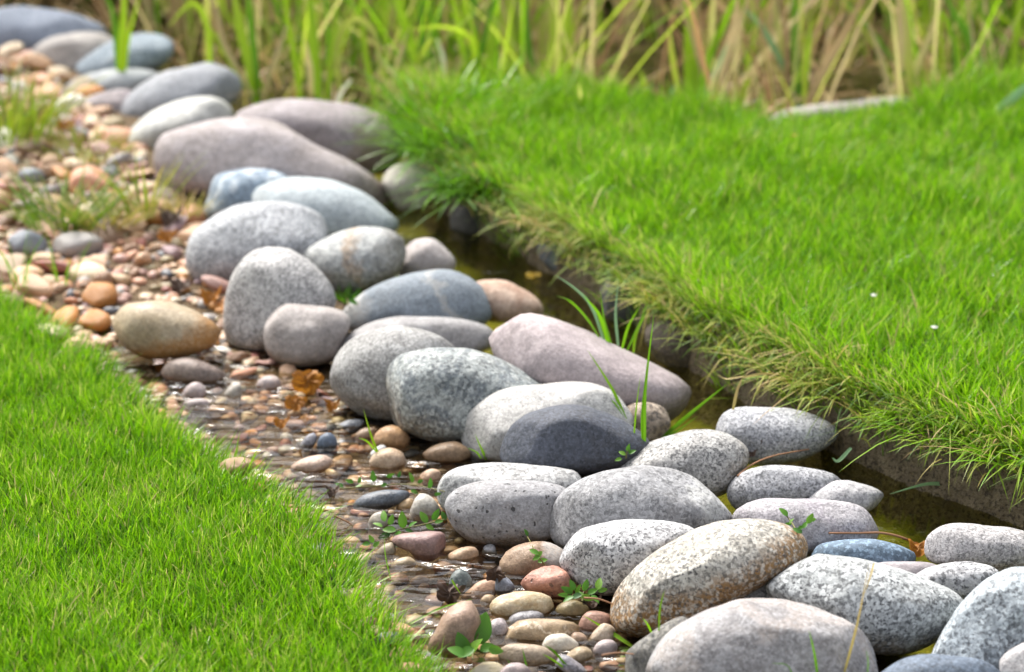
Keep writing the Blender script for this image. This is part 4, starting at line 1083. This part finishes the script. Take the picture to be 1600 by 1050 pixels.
def auto_clumps():
    spots = [(40, -20, 'dark sedge clump beyond the big slate blue boulder', 0.12), (250, 40, 'straw and brown reeds behind the mottled blue grey boulder', 0.85), (310, 70, 'dry tan reeds behind the hook of the lime fan', 0.8), (450, 110, 'mixed lime reeds behind the pale hooked leaf', 0.45),
             (560, 120, 'yellow green reeds farther back between two broad clumps', 0.5), (690, 120, 'dense fresh green reeds behind the bleached leaf', 0.3), (790, 115, 'deep green reeds beyond the rusty stalk', 0.25), (830, 130, 'reeds with straw bases in front of deep green ones', 0.6),
             (930, 95, 'short brownish reeds left of the pond opening', 0.85), (1000, 70, 'thin dry stalks standing in the dark pond', 0.9), (1150, 110, 'tan reed bundle behind the straw stalks', 0.8), (1190, 120, 'pale straw reeds in front of the tan bundle', 0.7),
             (1310, 100, 'brown withered reeds behind the long rusty stalk', 0.92), (1370, 95, 'shadowy olive reeds behind the slab', 0.5), (1460, 100, 'dark green and tan reeds behind the straw stalks', 0.35), (1590, 80, 'lush green reeds filling the far corner', 0.25), (1640, 100, 'outermost lush reeds at the frame edge', 0.3),
             (380, 40, 'distant tan reeds showing between the fan leaves', 0.75), (640, 60, 'distant lime reeds rising over the bleached leaf', 0.4), (1240, 60, 'distant yellowish reeds behind the blue green leaf', 0.6)]
    for (x, y, lab, tn) in spots:
        lv = []
        for k in range(int(RNG.integers(12, 18))):
            bx = x + RNG.normal(0, 26); by = y + RNG.normal(0, 8)
            ln = RNG.normal(0, 105); hh = RNG.uniform(160, 330)
            t = float(np.clip(RNG.choice([tn, tn, 0.35, 0.8]) + RNG.normal(0, 0.08), 0, 1))
            lv.append(([(bx, by), (bx + ln * 0.25, by - hh * 0.5), (bx + ln * 0.8, by - hh)], RNG.uniform(0.008, 0.018), t))
        clump(lab, (x, y + 14), lv, z=-0.03, wk=0.85)
auto_clumps()

def thicket():
    n = 3000
    p = scatter(n * 3, -2.3, 2.8, 5.2, 8.3)
    ok = (p[:, 1] > yf(p[:, 0]) + 0.12)
    x, y = vpx(p)
    gap = ((x > 930) & (x < 1072) & (p[:, 1] < 7.0)) | ((x > 1275) & (x < 1400) & (y > 40))
    ok &= ~(gap & (RNG.random(len(p)) < 0.95)) & ~((x < 175) & (y > -60))
    p = p[ok][:n]; n = len(p)
    cl = wob(p[:, 0], p[:, 1], 4.0, 7)
    h = RNG.uniform(0.15, 0.8, n) + np.where(p[:, 1] > 6.9, 0.5, 0)
    x, y = vpx(p)
    tone = np.interp(x, [0, 250, 400, 520, 650, 850, 950, 1100, 1200, 1350, 1480, 1600], [0.9, 0.86, 0.62, 0.5, 0.34, 0.55, 0.92, 0.8, 0.72, 0.93, 0.5, 0.28])
    tint = np.clip(RNG.normal(0, 0.24, n) + 0.14 * cl + tone, 0, 1)
    me = blades_mesh('reed_thicket', p, h, RNG.uniform(0.005, 0.013, n), RNG.uniform(0, 6.28, n), np.abs(RNG.normal(0.12, 0.42, n)).clip(0, 0.9), RNG.uniform(0, 0.5, n), tint, M_REED, rows=(0, 0.25, 0.5, 0.75, 1.0), wid=(0.8, 1, 0.9, 0.6, 0.0))
    tag(link(bpy.data.objects.new('reed_thicket', me)), 'dense mass of green and straw reeds round the pond', 'reeds', kind='stuff')
    # the far side of the pond: tall and close, so that little light comes through
    n = 3600
    p = np.stack([RNG.uniform(-2.4, 2.9, n), RNG.uniform(6.75, 8.4, n), np.zeros(n)], -1)
    p[:, 2] = ground_z(p[:, 0], p[:, 1])
    me = blades_mesh('reed_thicket', p, RNG.uniform(0.5, 1.5, n), RNG.uniform(0.012, 0.026, n), RNG.uniform(0, 6.28, n), np.abs(RNG.normal(0.1, 0.2, n)).clip(0, 0.9), RNG.uniform(0, 0.4, n), np.clip(RNG.choice([0.05, 0.2, 0.95], n) + RNG.normal(0, 0.08, n), 0, 1), M_REED, rows=(0, 0.25, 0.5, 0.75, 1.0), wid=(0.8, 1, 0.9, 0.6, 0.0))
    tag(link(bpy.data.objects.new('reed_thicket', me)), 'tall dark reeds on the far side of the pond', 'reeds', kind='stuff')
    # flattened straw and leaf litter at their feet
    n = 2000
    p = scatter(n * 3, -2.3, 2.6, 5.0, 7.4)
    d = p[:, 1] - yf(p[:, 0])
    x, y = vpx(p)
    gap = ((x > 930) & (x < 1072))
    ok = (d > 0.06) & ~(gap & (RNG.random(len(p)) < 0.9))
    p = p[ok][:n]; n = len(p)
    p[:, 2] = np.maximum(p[:, 2], 0.0) + RNG.uniform(0, 0.03, n)
    me = blades_mesh('straw_litter', p, RNG.uniform(0.08, 0.25, n), RNG.uniform(0.005, 0.012, n), RNG.uniform(0, 6.28, n), RNG.uniform(0.3, 1.2, n), RNG.uniform(0, 0.5, n), np.clip(RNG.normal(0.90, 0.14, n), 0, 1), M_DRY, RNG.uniform(0.2, 0.9, n))
    tag(link(bpy.data.objects.new('straw_litter', me)), 'withered straw and brown leaf litter under the reeds', 'litter', kind='stuff')
thicket()

# ------------------------------------------------------------------ grass growing among the stones
def tuft(label, px, py, n, hgt, spread, tint, mat=None, wd=0.004, lean=0.4, name='grass_tuft'):
    b = hit(px, py)
    a = RNG.uniform(0, 6.28, n); r = np.sqrt(RNG.random(n)) * spread
    p = np.stack([np.cos(a) * r, np.sin(a) * r, np.zeros(n)], -1)
    me = blades_mesh(name, p, RNG.uniform(0.45, 1, n) * hgt, RNG.uniform(0.6, 1, n) * wd, a + RNG.normal(0, 0.5, n), np.abs(RNG.normal(lean, 0.2, n)), RNG.uniform(0.1, 0.6, n),
                     np.clip(RNG.normal(tint, 0.1, n), 0, 1), mat or M_GRASS, rows=(0, 0.3, 0.6, 0.85, 1.0), wid=(0.8, 1, 0.85, 0.5, 0.0))
    o = link(bpy.data.objects.new(name, me)); o.location = b
    tag(o, label, 'grass tuft', 'tufts among the pebbles')
tuft('bright yellow green grass clump in the far gravel at the frame edge', 14, 215, 130, 0.16, 0.09, 0.36, M_DRY, lean=0.4, wd=0.007)
tuft('small yellow green grass clump right of the brighter one by the boulders', 66, 190, 60, 0.08, 0.06, 0.42, M_DRY, wd=0.006)
tuft('dark green grass tuft with a straw mound in the pebbles', 105, 348, 230, 0.11, 0.085, 0.12, M_DRY, lean=0.65, wd=0.0045)
tuft('brownish straw mound beside the dark green tuft', 170, 345, 190, 0.07, 0.07, 0.62, M_DRY, lean=0.9)
tuft('thin pale grass sprig in front of the long mauve boulder', 226, 335, 30, 0.16, 0.04, 0.40, M_DRY, lean=0.22, wd=0.006)
tuft('faint straw tuft at the shadowed foot of the long mauve boulder', 290, 335, 60, 0.05, 0.04, 0.6, M_DRY, lean=0.7)
tuft('lone grass blades sticking out of the lawn corner into the pebbles', 32, 450, 9, 0.11, 0.02, 0.45, lean=0.3)
tuft('few upright blades at the lawn rim below the dark tuft', 92, 440, 10, 0.09, 0.03, 0.5, lean=0.2)
tuft('mossy olive weeds below the bright white boulder', 135, 240, 150, 0.06, 0.09, 0.45, M_DRY, lean=0.7)
tuft('tiny green tuft wedged between the streaked and the banded boulder', 545, 470, 40, 0.035, 0.02, 0.3, lean=0.6)

def lawn_tuft(label, px, py, n, hgt, spread, tint, lean=0.4, wd=0.006, az=None, mat=None):
    b = G(px, py, 0.09)
    a = RNG.uniform(0, 6.28, n); r = np.sqrt(RNG.random(n)) * spread
    p = np.stack([np.cos(a) * r, np.sin(a) * r, np.zeros(n)], -1)
    az_ = RNG.normal(az, 0.8, n) if az is not None else a
    me = blades_mesh('grass_tuft', p, RNG.uniform(0.4, 1, n) * hgt, RNG.uniform(0.6, 1, n) * wd, az_, np.abs(RNG.normal(lean, 0.25, n)), RNG.uniform(0.1, 0.9, n),
                     np.clip(RNG.normal(tint, 0.13, n), 0, 1), mat or M_GRASS, RNG.uniform(0.1, 0.9, n), rows=(0, 0.3, 0.6, 0.85, 1.0), wid=(0.8, 1, 0.85, 0.5, 0.0), grad=0.25)
    o = link(bpy.data.objects.new('grass_tuft', me)); o.location = b
    tag(o, label, 'grass tuft', 'long tufts along the lawn rim')
lawn_tuft('lush long grass tuft shading the small cream boulder', 700, 245, 240, 0.15, 0.09, 0.24, 0.45, 0.006, 3.6)
lawn_tuft('long dark grass tuft hanging into the narrow end of the channel', 742, 300, 200, 0.12, 0.07, 0.16, 0.7, 0.006, 3.8)
lawn_tuft('tall loose grass tuft where lawn meets the blotched mauve boulder', 672, 195, 220, 0.17, 0.09, 0.34, 0.35, 0.006)
lawn_tuft('tall grass tuft at the back rim under the bleached reed leaf', 740, 200, 200, 0.14, 0.10, 0.34, 0.35, 0.006)
lawn_tuft('straw tuft drooping over the slanted edging slab', 850, 352, 60, 0.07, 0.05, 0.66, 0.7, 0.004, 3.7, M_DRY)
lawn_tuft('straw and green tuft drooping beside the blade tuft in the channel', 1060, 468, 80, 0.08, 0.06, 0.45, 0.7, 0.004, 3.7, M_DRY)
lawn_tuft('yellow green tuft bowing to the water across from the pale wedge', 1446, 662, 90, 0.09, 0.06, 0.60, 0.7, 0.004, 3.9)
lawn_tuft('dry tuft hanging low beside the white granite in the channel', 1310, 604, 70, 0.08, 0.05, 0.5, 0.8, 0.0038, 3.8, M_DRY)
lawn_tuft('straggling tuft of long blades over the water at the frame edge', 1570, 705, 100, 0.10, 0.07, 0.55, 0.7, 0.0042, 3.9)

def tall_blades(label, base, leaves, name='grass_plant', cat='grass plant'):
    b = hit(*base)
    root = empty(name, b)
    tag(root, label, cat)
    s0 = depth_of(b)
    for lf in leaves:
        pts, wd, tn = lf[:3]
        mat = M_TEAL if tn == 'teal' else M_DRY if tn == 'dry' else M_GRASS
        ribbon('blade', px_leaf(pts, s0, lf[3] if len(lf) > 3 else RNG.normal(0, 0.02)), wd, mat, root, 0.7 if isinstance(tn, str) else tn, origin=b, taper=0.3, base_w=0.7)
tall_blades('tuft of long green blades growing from the channel behind the pink boulder', (950, 534),
  [([(945, 536), (925, 480), (900, 452), (868, 430)], 0.006, 'teal'), ([(950, 536), (936, 492), (912, 462)], 0.007, 0.5), ([(940, 536), (918, 500), (890, 470), (868, 462)], 0.006, 0.5), ([(966, 540), (962, 490), (966, 440)], 0.005, 'teal'),
   ([(972, 545), (982, 510), (1000, 478)], 0.005, 0.55), ([(990, 552), (995, 520), (1012, 486)], 0.007, 0.66), ([(955, 538), (944, 500), (938, 455)], 0.004, 0.4), ([(980, 548), (1002, 500), (1012, 470)], 0.005, 0.45)])
tall_blades('long upright blade pair rising beside the small tan speckled stone', (1008, 690),
  [([(1007, 690), (1008, 610), (1022, 488)], 0.0060, 0.40, -0.02), ([(1004, 690), (1004, 640), (1012, 560)], 0.0045, 0.42, -0.02), ([(990, 690), (994, 640), (1000, 590)], 0.003, 0.6, -0.01)])
tall_blades('single green blade leaning across the pink boulder above the slate one', (975, 650), [([(978, 655), (955, 605), (918, 547)], 0.0055, 0.55, 0.02), ([(976, 656), (962, 632), (950, 622)], 0.004, 0.5, 0.0)])
tall_blades('green blade slanting over the channel toward the lawn', (1036, 680), [([(1030, 688), (1080, 645), (1136, 600)], 0.0075, 0.45, 0.02), ([(1032, 686), (1060, 672), (1090, 650)], 0.004, 0.5)])
tall_blades('bent dry straw reaching from the granite boulder to the bank', (1146, 640), [([(1145, 642), (1152, 610), (1162, 586)], 0.005, 'dry'), ([(1160, 590), (1200, 584), (1275, 592)], 0.004, 'dry', 0.1), ([(1162, 588), (1135, 592), (1120, 585)], 0.003, 'dry')], 'straw', 'straw')
tall_blades('long dry stalk standing before the largest boulder', (1322, 1050), [([(1316, 1062), (1340, 970), (1358, 880)], 0.0042, 'dry', -0.03), ([(1366, 880), (1360, 900), (1350, 930)], 0.003, 'dry', -0.03)], 'straw', 'straw')
tall_blades('short green blade before the rusty granite boulder', (1030, 985), [([(1030, 986), (1032, 950), (1038, 922)], 0.0045, 0.55, -0.02), ([(1018, 988), (1012, 975), (1004, 966)], 0.003, 0.5, -0.02)])
tall_blades('bright blade lying over the gravel beside the dark speckled wedge', (985, 1006), [([(988, 1010), (950, 985), (912, 962)], 0.0055, 0.62, 0.04)])
tall_blades('dark thin blades in the gravel by the bottom of the frame', (880, 1040), [([(890, 1046), (868, 1020), (852, 1008)], 0.0035, 0.2, 0), ([(885, 1046), (862, 1030), (848, 1022)], 0.003, 0.6, 0), ([(826, 1056), (820, 1030), (816, 1012)], 0.003, 0.15, 0), ([(806, 1056), (800, 1042), (792, 1030)], 0.003, 0.15, 0)])
tall_blades('green blades on the flank of the largest boulder', (1270, 1050), [([(1278, 1060), (1272, 1020), (1264, 985)], 0.0035, 0.25, -0.04), ([(1354, 1060), (1356, 1035), (1354, 1015)], 0.003, 0.3, -0.03), ([(1240, 1062), (1230, 1040), (1205, 1036)], 0.0025, 0.3, -0.03)])
tall_blades('pale grass stem standing in the pebbles before the veined boulder', (590, 706), [([(592, 710), (580, 680), (568, 640)], 0.0045, 0.72, 0.0), ([(588, 706), (574, 690), (560, 684)], 0.003, 0.6)])
tall_blades('thin blades at the end of the long white boulder', (755, 712), [([(760, 718), (752, 700), (742, 678)], 0.004, 0.6, -0.02), ([(766, 718), (770, 700), (778, 688)], 0.003, 0.55, -0.02), ([(752, 716), (744, 706), (730, 700)], 0.003, 0.55, -0.02)])
tall_blades('two lawn blades reaching into the rippled water', (680, 960), [([(640, 975), (690, 950), (738, 936)], 0.0045, 0.5, 0.03), ([(610, 905), (602, 870), (600, 840)], 0.004, 0.5, 0.0), ([(706, 906), (712, 916), (720, 928)], 0.003, 0.6)])
tall_blades('green blades bowing from the bank onto the channel water', (1400, 770), [([(1500, 760), (1450, 756), (1390, 772)], 0.006, 'teal', -0.05), ([(1560, 770), (1540, 790), (1490, 798)], 0.006, 0.45, -0.03), ([(1330, 700), (1310, 720), (1300, 715)], 0.006, 'teal', 0.0)])

# ------------------------------------------------------------------ small leafy weeds
M_WEED = blade_mat('weed_leaf', [(0.0, (0.03, 0.10, 0.02)), (0.5, (0.08, 0.23, 0.02)), (1.0, (0.16, 0.33, 0.03))], 0.4, 0.4, 20)
M_STEM = blade_mat('weed_stem', [(0.0, (0.10, 0.12, 0.03)), (1.0, (0.20, 0.16, 0.06))], 0.1, 0.5, 20)
def tube(name, pts, r0, r1, mat, parent, origin, sides=6):
    p = np.asarray(pts, float)
    ext = np.concatenate(([2 * p[0] - p[1]], p, [2 * p[-1] - p[-2]])); C = []
    for i in range(len(p) - 1):
        a, b, c, d = ext[i:i + 4]
        for t in np.linspace(0, 1, 6, endpoint=False):
            C.append(0.5 * ((2 * b) + (c - a) * t + (2 * a - 5 * b + 4 * c - d) * t * t + (3 * b - a - 3 * c + d) * t ** 3))
    C.append(p[-1]); C = np.array(C)
    T = np.gradient(C, axis=0); T /= np.linalg.norm(T, axis=1)[:, None] + 1e-9
    A = np.cross(T, (0.3, 0.2, 0.93)); A /= np.linalg.norm(A, axis=1)[:, None]; B = np.cross(T, A)
    r = np.linspace(r0, r1, len(C))[:, None]
    v = np.stack([C + (A * math.cos(k * 2 * math.pi / sides) + B * math.sin(k * 2 * math.pi / sides)) * r for k in range(sides)], 1).reshape(-1, 3) - origin
    q = []
    for i in range(len(C) - 1):
        for k in range(sides):
            q.append((i * sides + k, i * sides + (k + 1) % sides, (i + 1) * sides + (k + 1) % sides, (i + 1) * sides + k))
    return link(bpy.data.objects.new(name, mesh_np(name, v, [np.array(q)], mat, attrs={'tint': np.full(len(v), 0.5)})), parent)

def oval_leaf(parent, base, tip, wd, tint, origin, mat=None, name='leaf', lobes=0.0):
    base, tip = np.asarray(base), np.asarray(tip)
    ax = tip - base; L = np.linalg.norm(ax); ax = ax / L
    nrm = (CAM - base); nrm /= np.linalg.norm(nrm); nrm = nrm + RNG.normal(0, 0.35, 3) + np.array((0, 0, 0.7))
    sd = np.cross(ax, nrm); sd /= np.linalg.norm(sd); nn = np.cross(sd, ax)
    V, q = [], []
    m = 9
    for i in range(m):
        t = i / (m - 1)
        w = wd / 2 * (math.sin(math.pi * min(1, t ** 0.8)) ** 0.75 if 0 < t < 1 else 0.03) * (1 + lobes * math.sin(t * 19))
        c = base + ax * L * t + nn * (-0.18 * L * t * t + 0.05 * L)
        V += [c - sd * w + nn * w * 0.35, c, c + sd * w + nn * w * 0.35]
        if i: 
            a = 3 * (i - 1)
            q += [(a, a + 1, a + 4, a + 3), (a + 1, a + 2, a + 5, a + 4)]
    v = np.array(V) - origin
    tn = np.clip(tint + np.linspace(-0.1, 0.1, m).repeat(3), 0, 1)
    return link(bpy.data.objects.new(name, mesh_np(name, v, [np.array(q)], mat or M_WEED, attrs={'tint': tn})), parent)

def weed(label, stem, leaves, size, name='creeping_weed', lift=0.012, wide=0.55, flat=False):
    b = hit(*stem[0])
    root = empty(name, b); tag(root, label, 'weed')
    ss = [depth_of(hit(*q)) - lift for q in stem]
    tube('stem', [P(x, y, s) for (x, y), s in zip(stem, ss)], 0.0013, 0.0008, M_STEM, root, b)
    for (x, y, ang, k) in leaves:
        j = min(range(len(stem)), key=lambda i: math.hypot(stem[i][0] - x, stem[i][1] - y))
        s = ss[j] + RNG.normal(0, 0.006) - 0.004
        L = size * k * 0.5 * FPX / s
        dx, dy = math.cos(math.radians(ang)) * L, -math.sin(math.radians(ang)) * L
        oval_leaf(root, P(x - dx, y - dy, s), P(x + dx, y + dy, s + RNG.normal(0, 0.004)), size * k * wide, float(np.clip(RNG.normal(0.55, 0.22), 0, 1)), b)
weed('creeping weed stretched above the long slate pebble to the pitted boulder', [(530, 764), (580, 760), (640, 757), (695, 768)],
     [(546, 752, 160, 1.0), (562, 750, 80, .8), (583, 744, 95, 1.3), (610, 743, 20, .9), (624, 741, 70, .8), (642, 746, 100, 1.3), (657, 752, 30, .8), (672, 755, 80, 1.1), (600, 758, 200, .8), (648, 769, 340, 1.0), (684, 772, 10, .8), (560, 760, 190, .9), (530, 758, 150, 1.1)], 0.013)
weed('creeping weed with thick leaves over the cream pebble', [(694, 812), (660, 820), (630, 826), (602, 832)],
     [(600, 806, 100, 1.2), (611, 812, 70, 1.1), (629, 812, 95, 1.6), (608, 828, 170, 1.4), (600, 838, 190, 1.3), (645, 819, 40, .9), (662, 808, 120, 1.3), (681, 804, 60, 1.2), (693, 806, 110, 1.0), (640, 830, 350, 1.0), (620, 836, 210, 1.1), (590, 820, 150, 1.0), (672, 824, 330, .9), (686, 815, 20, .9)], 0.015)
weed('bushy green sprout at the foot of the egg shaped granite', [(910, 940), (912, 925), (925, 915)],
     [(886, 922, 150, 1.2), (894, 914, 110, 1.1), (904, 922, 80, 1.1), (915, 914, 70, 1.2), (926, 924, 30, 1.1), (936, 912, 80, 1.3), (942, 922, 20, 1), (900, 932, 190, 1.2), (888, 936, 200, 1.1), (918, 934, 340, 1.2), (930, 936, 320, 1), (908, 930, 120, 1), (880, 930, 170, .9)], 0.014, 'weed_sprout', 0.03)
weed('little two stemmed sprig on the mauve tinged granite', [(1246, 832), (1236, 815), (1224, 800)],
     [(1224, 800, 130, 1.5), (1237, 814, 60, .9), (1232, 818, 180, .8), (1246, 829, 150, 1.3), (1258, 820, 60, 1), (1266, 810, 60, 1.4), (1270, 812, 10, .9), (1252, 824, 30, .9)], 0.011, 'weed_sprig', 0.02)
weed('tiny sprig with a dry tip beside the large brown cobble', [(852, 884), (838, 864), (824, 838)], [(834, 862, 150, 1.2), (842, 866, 40, 1.1), (848, 876, 20, 1.2), (838, 872, 200, 1), (822, 832, 110, .9)], 0.012, 'weed_sprig', 0.02)
weed('leafy speck between dark slate and coarse granite boulders', [(978, 716), (980, 706), (984, 700)], [(972, 708, 150, 1), (982, 700, 80, 1), (988, 706, 30, 1), (966, 718, 190, .9)], 0.012, 'weed_sprig', 0.02)
weed('green shoots wedged under the brown streaked boulder', [(545, 478), (542, 466), (540, 458)], [(532, 464, 150, 1.2), (542, 458, 90, 1.2), (554, 462, 40, 1.2), (538, 472, 200, 1), (552, 472, 340, 1), (560, 456, 60, 1)], 0.018, 'weed_sprig', 0.02)
weed('broad leaved weed between the reddish egg stone and the pebbles', [(738, 1030), (740, 1012), (748, 990)], [(722, 1006, 110, 1.3), (752, 982, 70, 1.9), (742, 1012, 60, 1.2), (728, 1020, 200, 1.0), (762, 1012, 20, .9), (775, 1016, 350, .8), (712, 1018, 150, 1.0)], 0.024, 'broad_leaf_weed', 0.02, 0.62)
weed('weed hugging the pebbles below the thick leaved creeper', [(590, 850), (582, 852)], [(580, 842, 120, 1), (588, 850, 40, .9), (572, 850, 180, 1)], 0.013, 'weed_sprig', 0.012)

# ------------------------------------------------------------------ fallen leaves, twig, bits
M_DEAD = blade_mat('dead_leaf', [(0.0, (0.28, 0.10, 0.010)), (0.5, (0.40, 0.17, 0.02)), (1.0, (0.15, 0.055, 0.02))], 0.35, 0.5, 30)
M_BARK = blade_mat('dark_leaf', [(0.0, (0.05, 0.03, 0.02)), (1.0, (0.09, 0.05, 0.03))], 0.0, 0.6, 30)
M_TWIG = blade_mat('twig_bark', [(0.0, (0.22, 0.10, 0.05)), (1.0, (0.34, 0.18, 0.09))], 0.0, 0.6, 30)
M_YEL = blade_mat('yellow_leaf', [(0.0, (0.55, 0.36, 0.03)), (1.0, (0.60, 0.42, 0.05))], 0.3, 0.5, 30)
def fallen(label, px, py, size, mat, lobes, curl=0.5, name='fallen_leaf', rot=0.0, lift=0.006, tilt=0.3):
    b = hit(px, py); rng = np.random.default_rng(int(px * 7 + py))
    root = b + (0, 0, lift)
    nr, na = 5, 40
    V = [np.zeros(3)]; q3, q4 = [], []
    for r in range(1, nr + 1):
        for a in range(na):
            th = 2 * math.pi * a / na
            R = size / 2 * (1 + lobes * math.cos(5 * th) + 0.4 * lobes * math.cos(11 * th + 1)) * r / nr
            x, y = R * math.cos(th + rot), 0.8 * R * math.sin(th + rot)
            z = curl * (x * x - 0.4 * y * y) / size + 0.10 * size * (r / nr) * math.sin(th * 4 + 1.3 * r) + 0.05 * size * math.cos(9 * th + r)
            V.append(np.array((x, y * math.cos(tilt) - z * math.sin(tilt), z * math.cos(tilt) + y * math.sin(tilt))))
    for a in range(na):
        q3.append((0, 1 + a, 1 + (a + 1) % na))
    for r in range(nr - 1):
        for a in range(na):
            q4.append((1 + r * na + a, 1 + (r + 1) * na + a, 1 + (r + 1) * na + (a + 1) % na, 1 + r * na + (a + 1) % na))
    v = np.array(V)
    o = link(bpy.data.objects.new(name, mesh_np(name, v, [np.array(q3), np.array(q4)], mat, attrs={'tint': np.clip(0.4 + rng.normal(0, 0.2, len(v)), 0, 1)})))
    o.location = root
    tag(o, label, 'fallen leaf')
    return o
fallen('curled orange leaf fallen on the pebbles by the clouded boulder', 482, 614, 0.052, M_DEAD, 0.10, 2.2, lift=0.02, tilt=1.0)
fallen('smaller amber leaf scrap under the curled orange one', 462, 640, 0.035, M_DEAD, 0.15, 1.2, lift=0.012, tilt=0.7)
fallen('rusty crumpled leaf caught at the end of the reddish twig', 1434, 866, 0.034, M_DEAD, 0.10, 2.2, lift=0.010, tilt=0.4)
fallen('dark brown leaf scrap stuck between two granite boulders', 1172, 716, 0.026, M_BARK, 0.25, 2.0, lift=0.012)
fallen('black leaf folded behind the reddish egg stone', 703, 938, 0.036, M_BARK, 0.2, 2.5, lift=0.01, tilt=0.8)
fallen('black leaf standing against the blue slate pebble', 774, 912, 0.026, M_BARK, 0.1, 2.5, lift=0.014, tilt=1.3)
fallen('yellow leaf floating on the channel behind the pink boulder', 832, 432, 0.03, M_YEL, 0.05, 0.2, lift=0.003, tilt=0.05)
fallen('dark curled leaf under the sprout beside the rusty granite', 926, 950, 0.02, M_BARK, 0.15, 2, lift=0.008)
fallen('orange scrap among pebbles behind the big tan cobble', 262, 378, 0.035, M_DEAD, 0.2, 1.5, lift=0.012, tilt=0.6)

for lab, x, y, sz, mt in (('brown leaf scrap on the gravel just beyond the big tan cobble', 330, 470, 0.04, M_DEAD), ('rusty leaf scrap against the broad light grey boulder', 282, 452, 0.045, M_BARK), ('amber leaf scrap between the round orange pebble and the clouded boulder', 520, 640, 0.028, M_DEAD),
                       ('dark leaf shred in the gravel under the streaked blue boulder', 268, 345, 0.05, M_BARK), ('brown leaf shred beside the small mauve cobble', 105, 200, 0.05, M_DEAD), ('dark leaf shred floating by the long slate pebble', 520, 775, 0.022, M_BARK), ('amber leaf shred beside the flat orange rimmed pebble', 440, 668, 0.025, M_DEAD)):
    fallen(lab, x, y, sz, mt, 0.15, 2.0, lift=0.008, tilt=0.4, rot=x * 0.1)

def twig(label, pts, r0, r1, name='twig', lift=0.006, mat=None):
    b = hit(*pts[0])
    w = [hit(x, y) for x, y in pts]
    s = [depth_of(q) for q in w]
    s = np.linspace(min(s[0], s[-1]), s[-1], len(pts)) if len(pts) > 2 else s
    o = tube(name, [P(x, y, q - lift) for (x, y), q in zip(pts, s)], r0, r1, mat or M_TWIG, None, b)
    o.location = b
    tag(o, label, 'twig')
twig('reddish brown twig lying from the sprig to the crumpled leaf', [(1295, 833), (1340, 833), (1380, 833), (1415, 842), (1440, 856)], 0.0013, 0.0022)
twig('thin pinkish straw resting across the white granite in the channel', [(1152, 744), (1175, 726), (1210, 712), (1264, 702)], 0.0016, 0.0010)
twig('little brown stick beneath the bushy sprout', [(912, 934), (935, 936), (958, 944)], 0.0014, 0.001)
twig('thin reddish stem on the gravel by the dark speckled wedge', [(940, 1024), (965, 1020), (990, 1022)], 0.0012, 0.0008)
twig('short dark twig at the lawn edge by the open water', [(522, 806), (540, 814), (550, 820)], 0.0016, 0.001)

# a few daisies and seed heads in the lawn
M_PETAL = blade_mat('petal', [(0.0, (0.75, 0.74, 0.68)), (1.0, (0.80, 0.79, 0.74))], 0.3, 0.5, 20)
for lab, x, y, m in (('tiny white bloom in the upper middle of the far lawn', 1365, 462, M_PETAL), ('tiny white bloom in the far lawn close to the frame edge', 1460, 512, M_PETAL), ('small yellow bloom at the back of the lawn by the slab', 1240, 212, M_YEL)):
    b = G(x, y, 0.155)
    root = empty('lawn_flower', b - np.array((0, 0, 0.055))); tag(root, lab, 'flower')
    org = b - np.array((0, 0, 0.055))
    tube('stem', [org, b - np.array((0.002, 0, 0.02)), b], 0.0009, 0.0007, M_STEM, root, org)
    for k in range(7):
        a = k * 2 * math.pi / 7
        oval_leaf(root, b, b + np.array((math.cos(a) * 0.006, math.sin(a) * 0.006, 0.002)), 0.004, 0.5, org, m, 'petal')
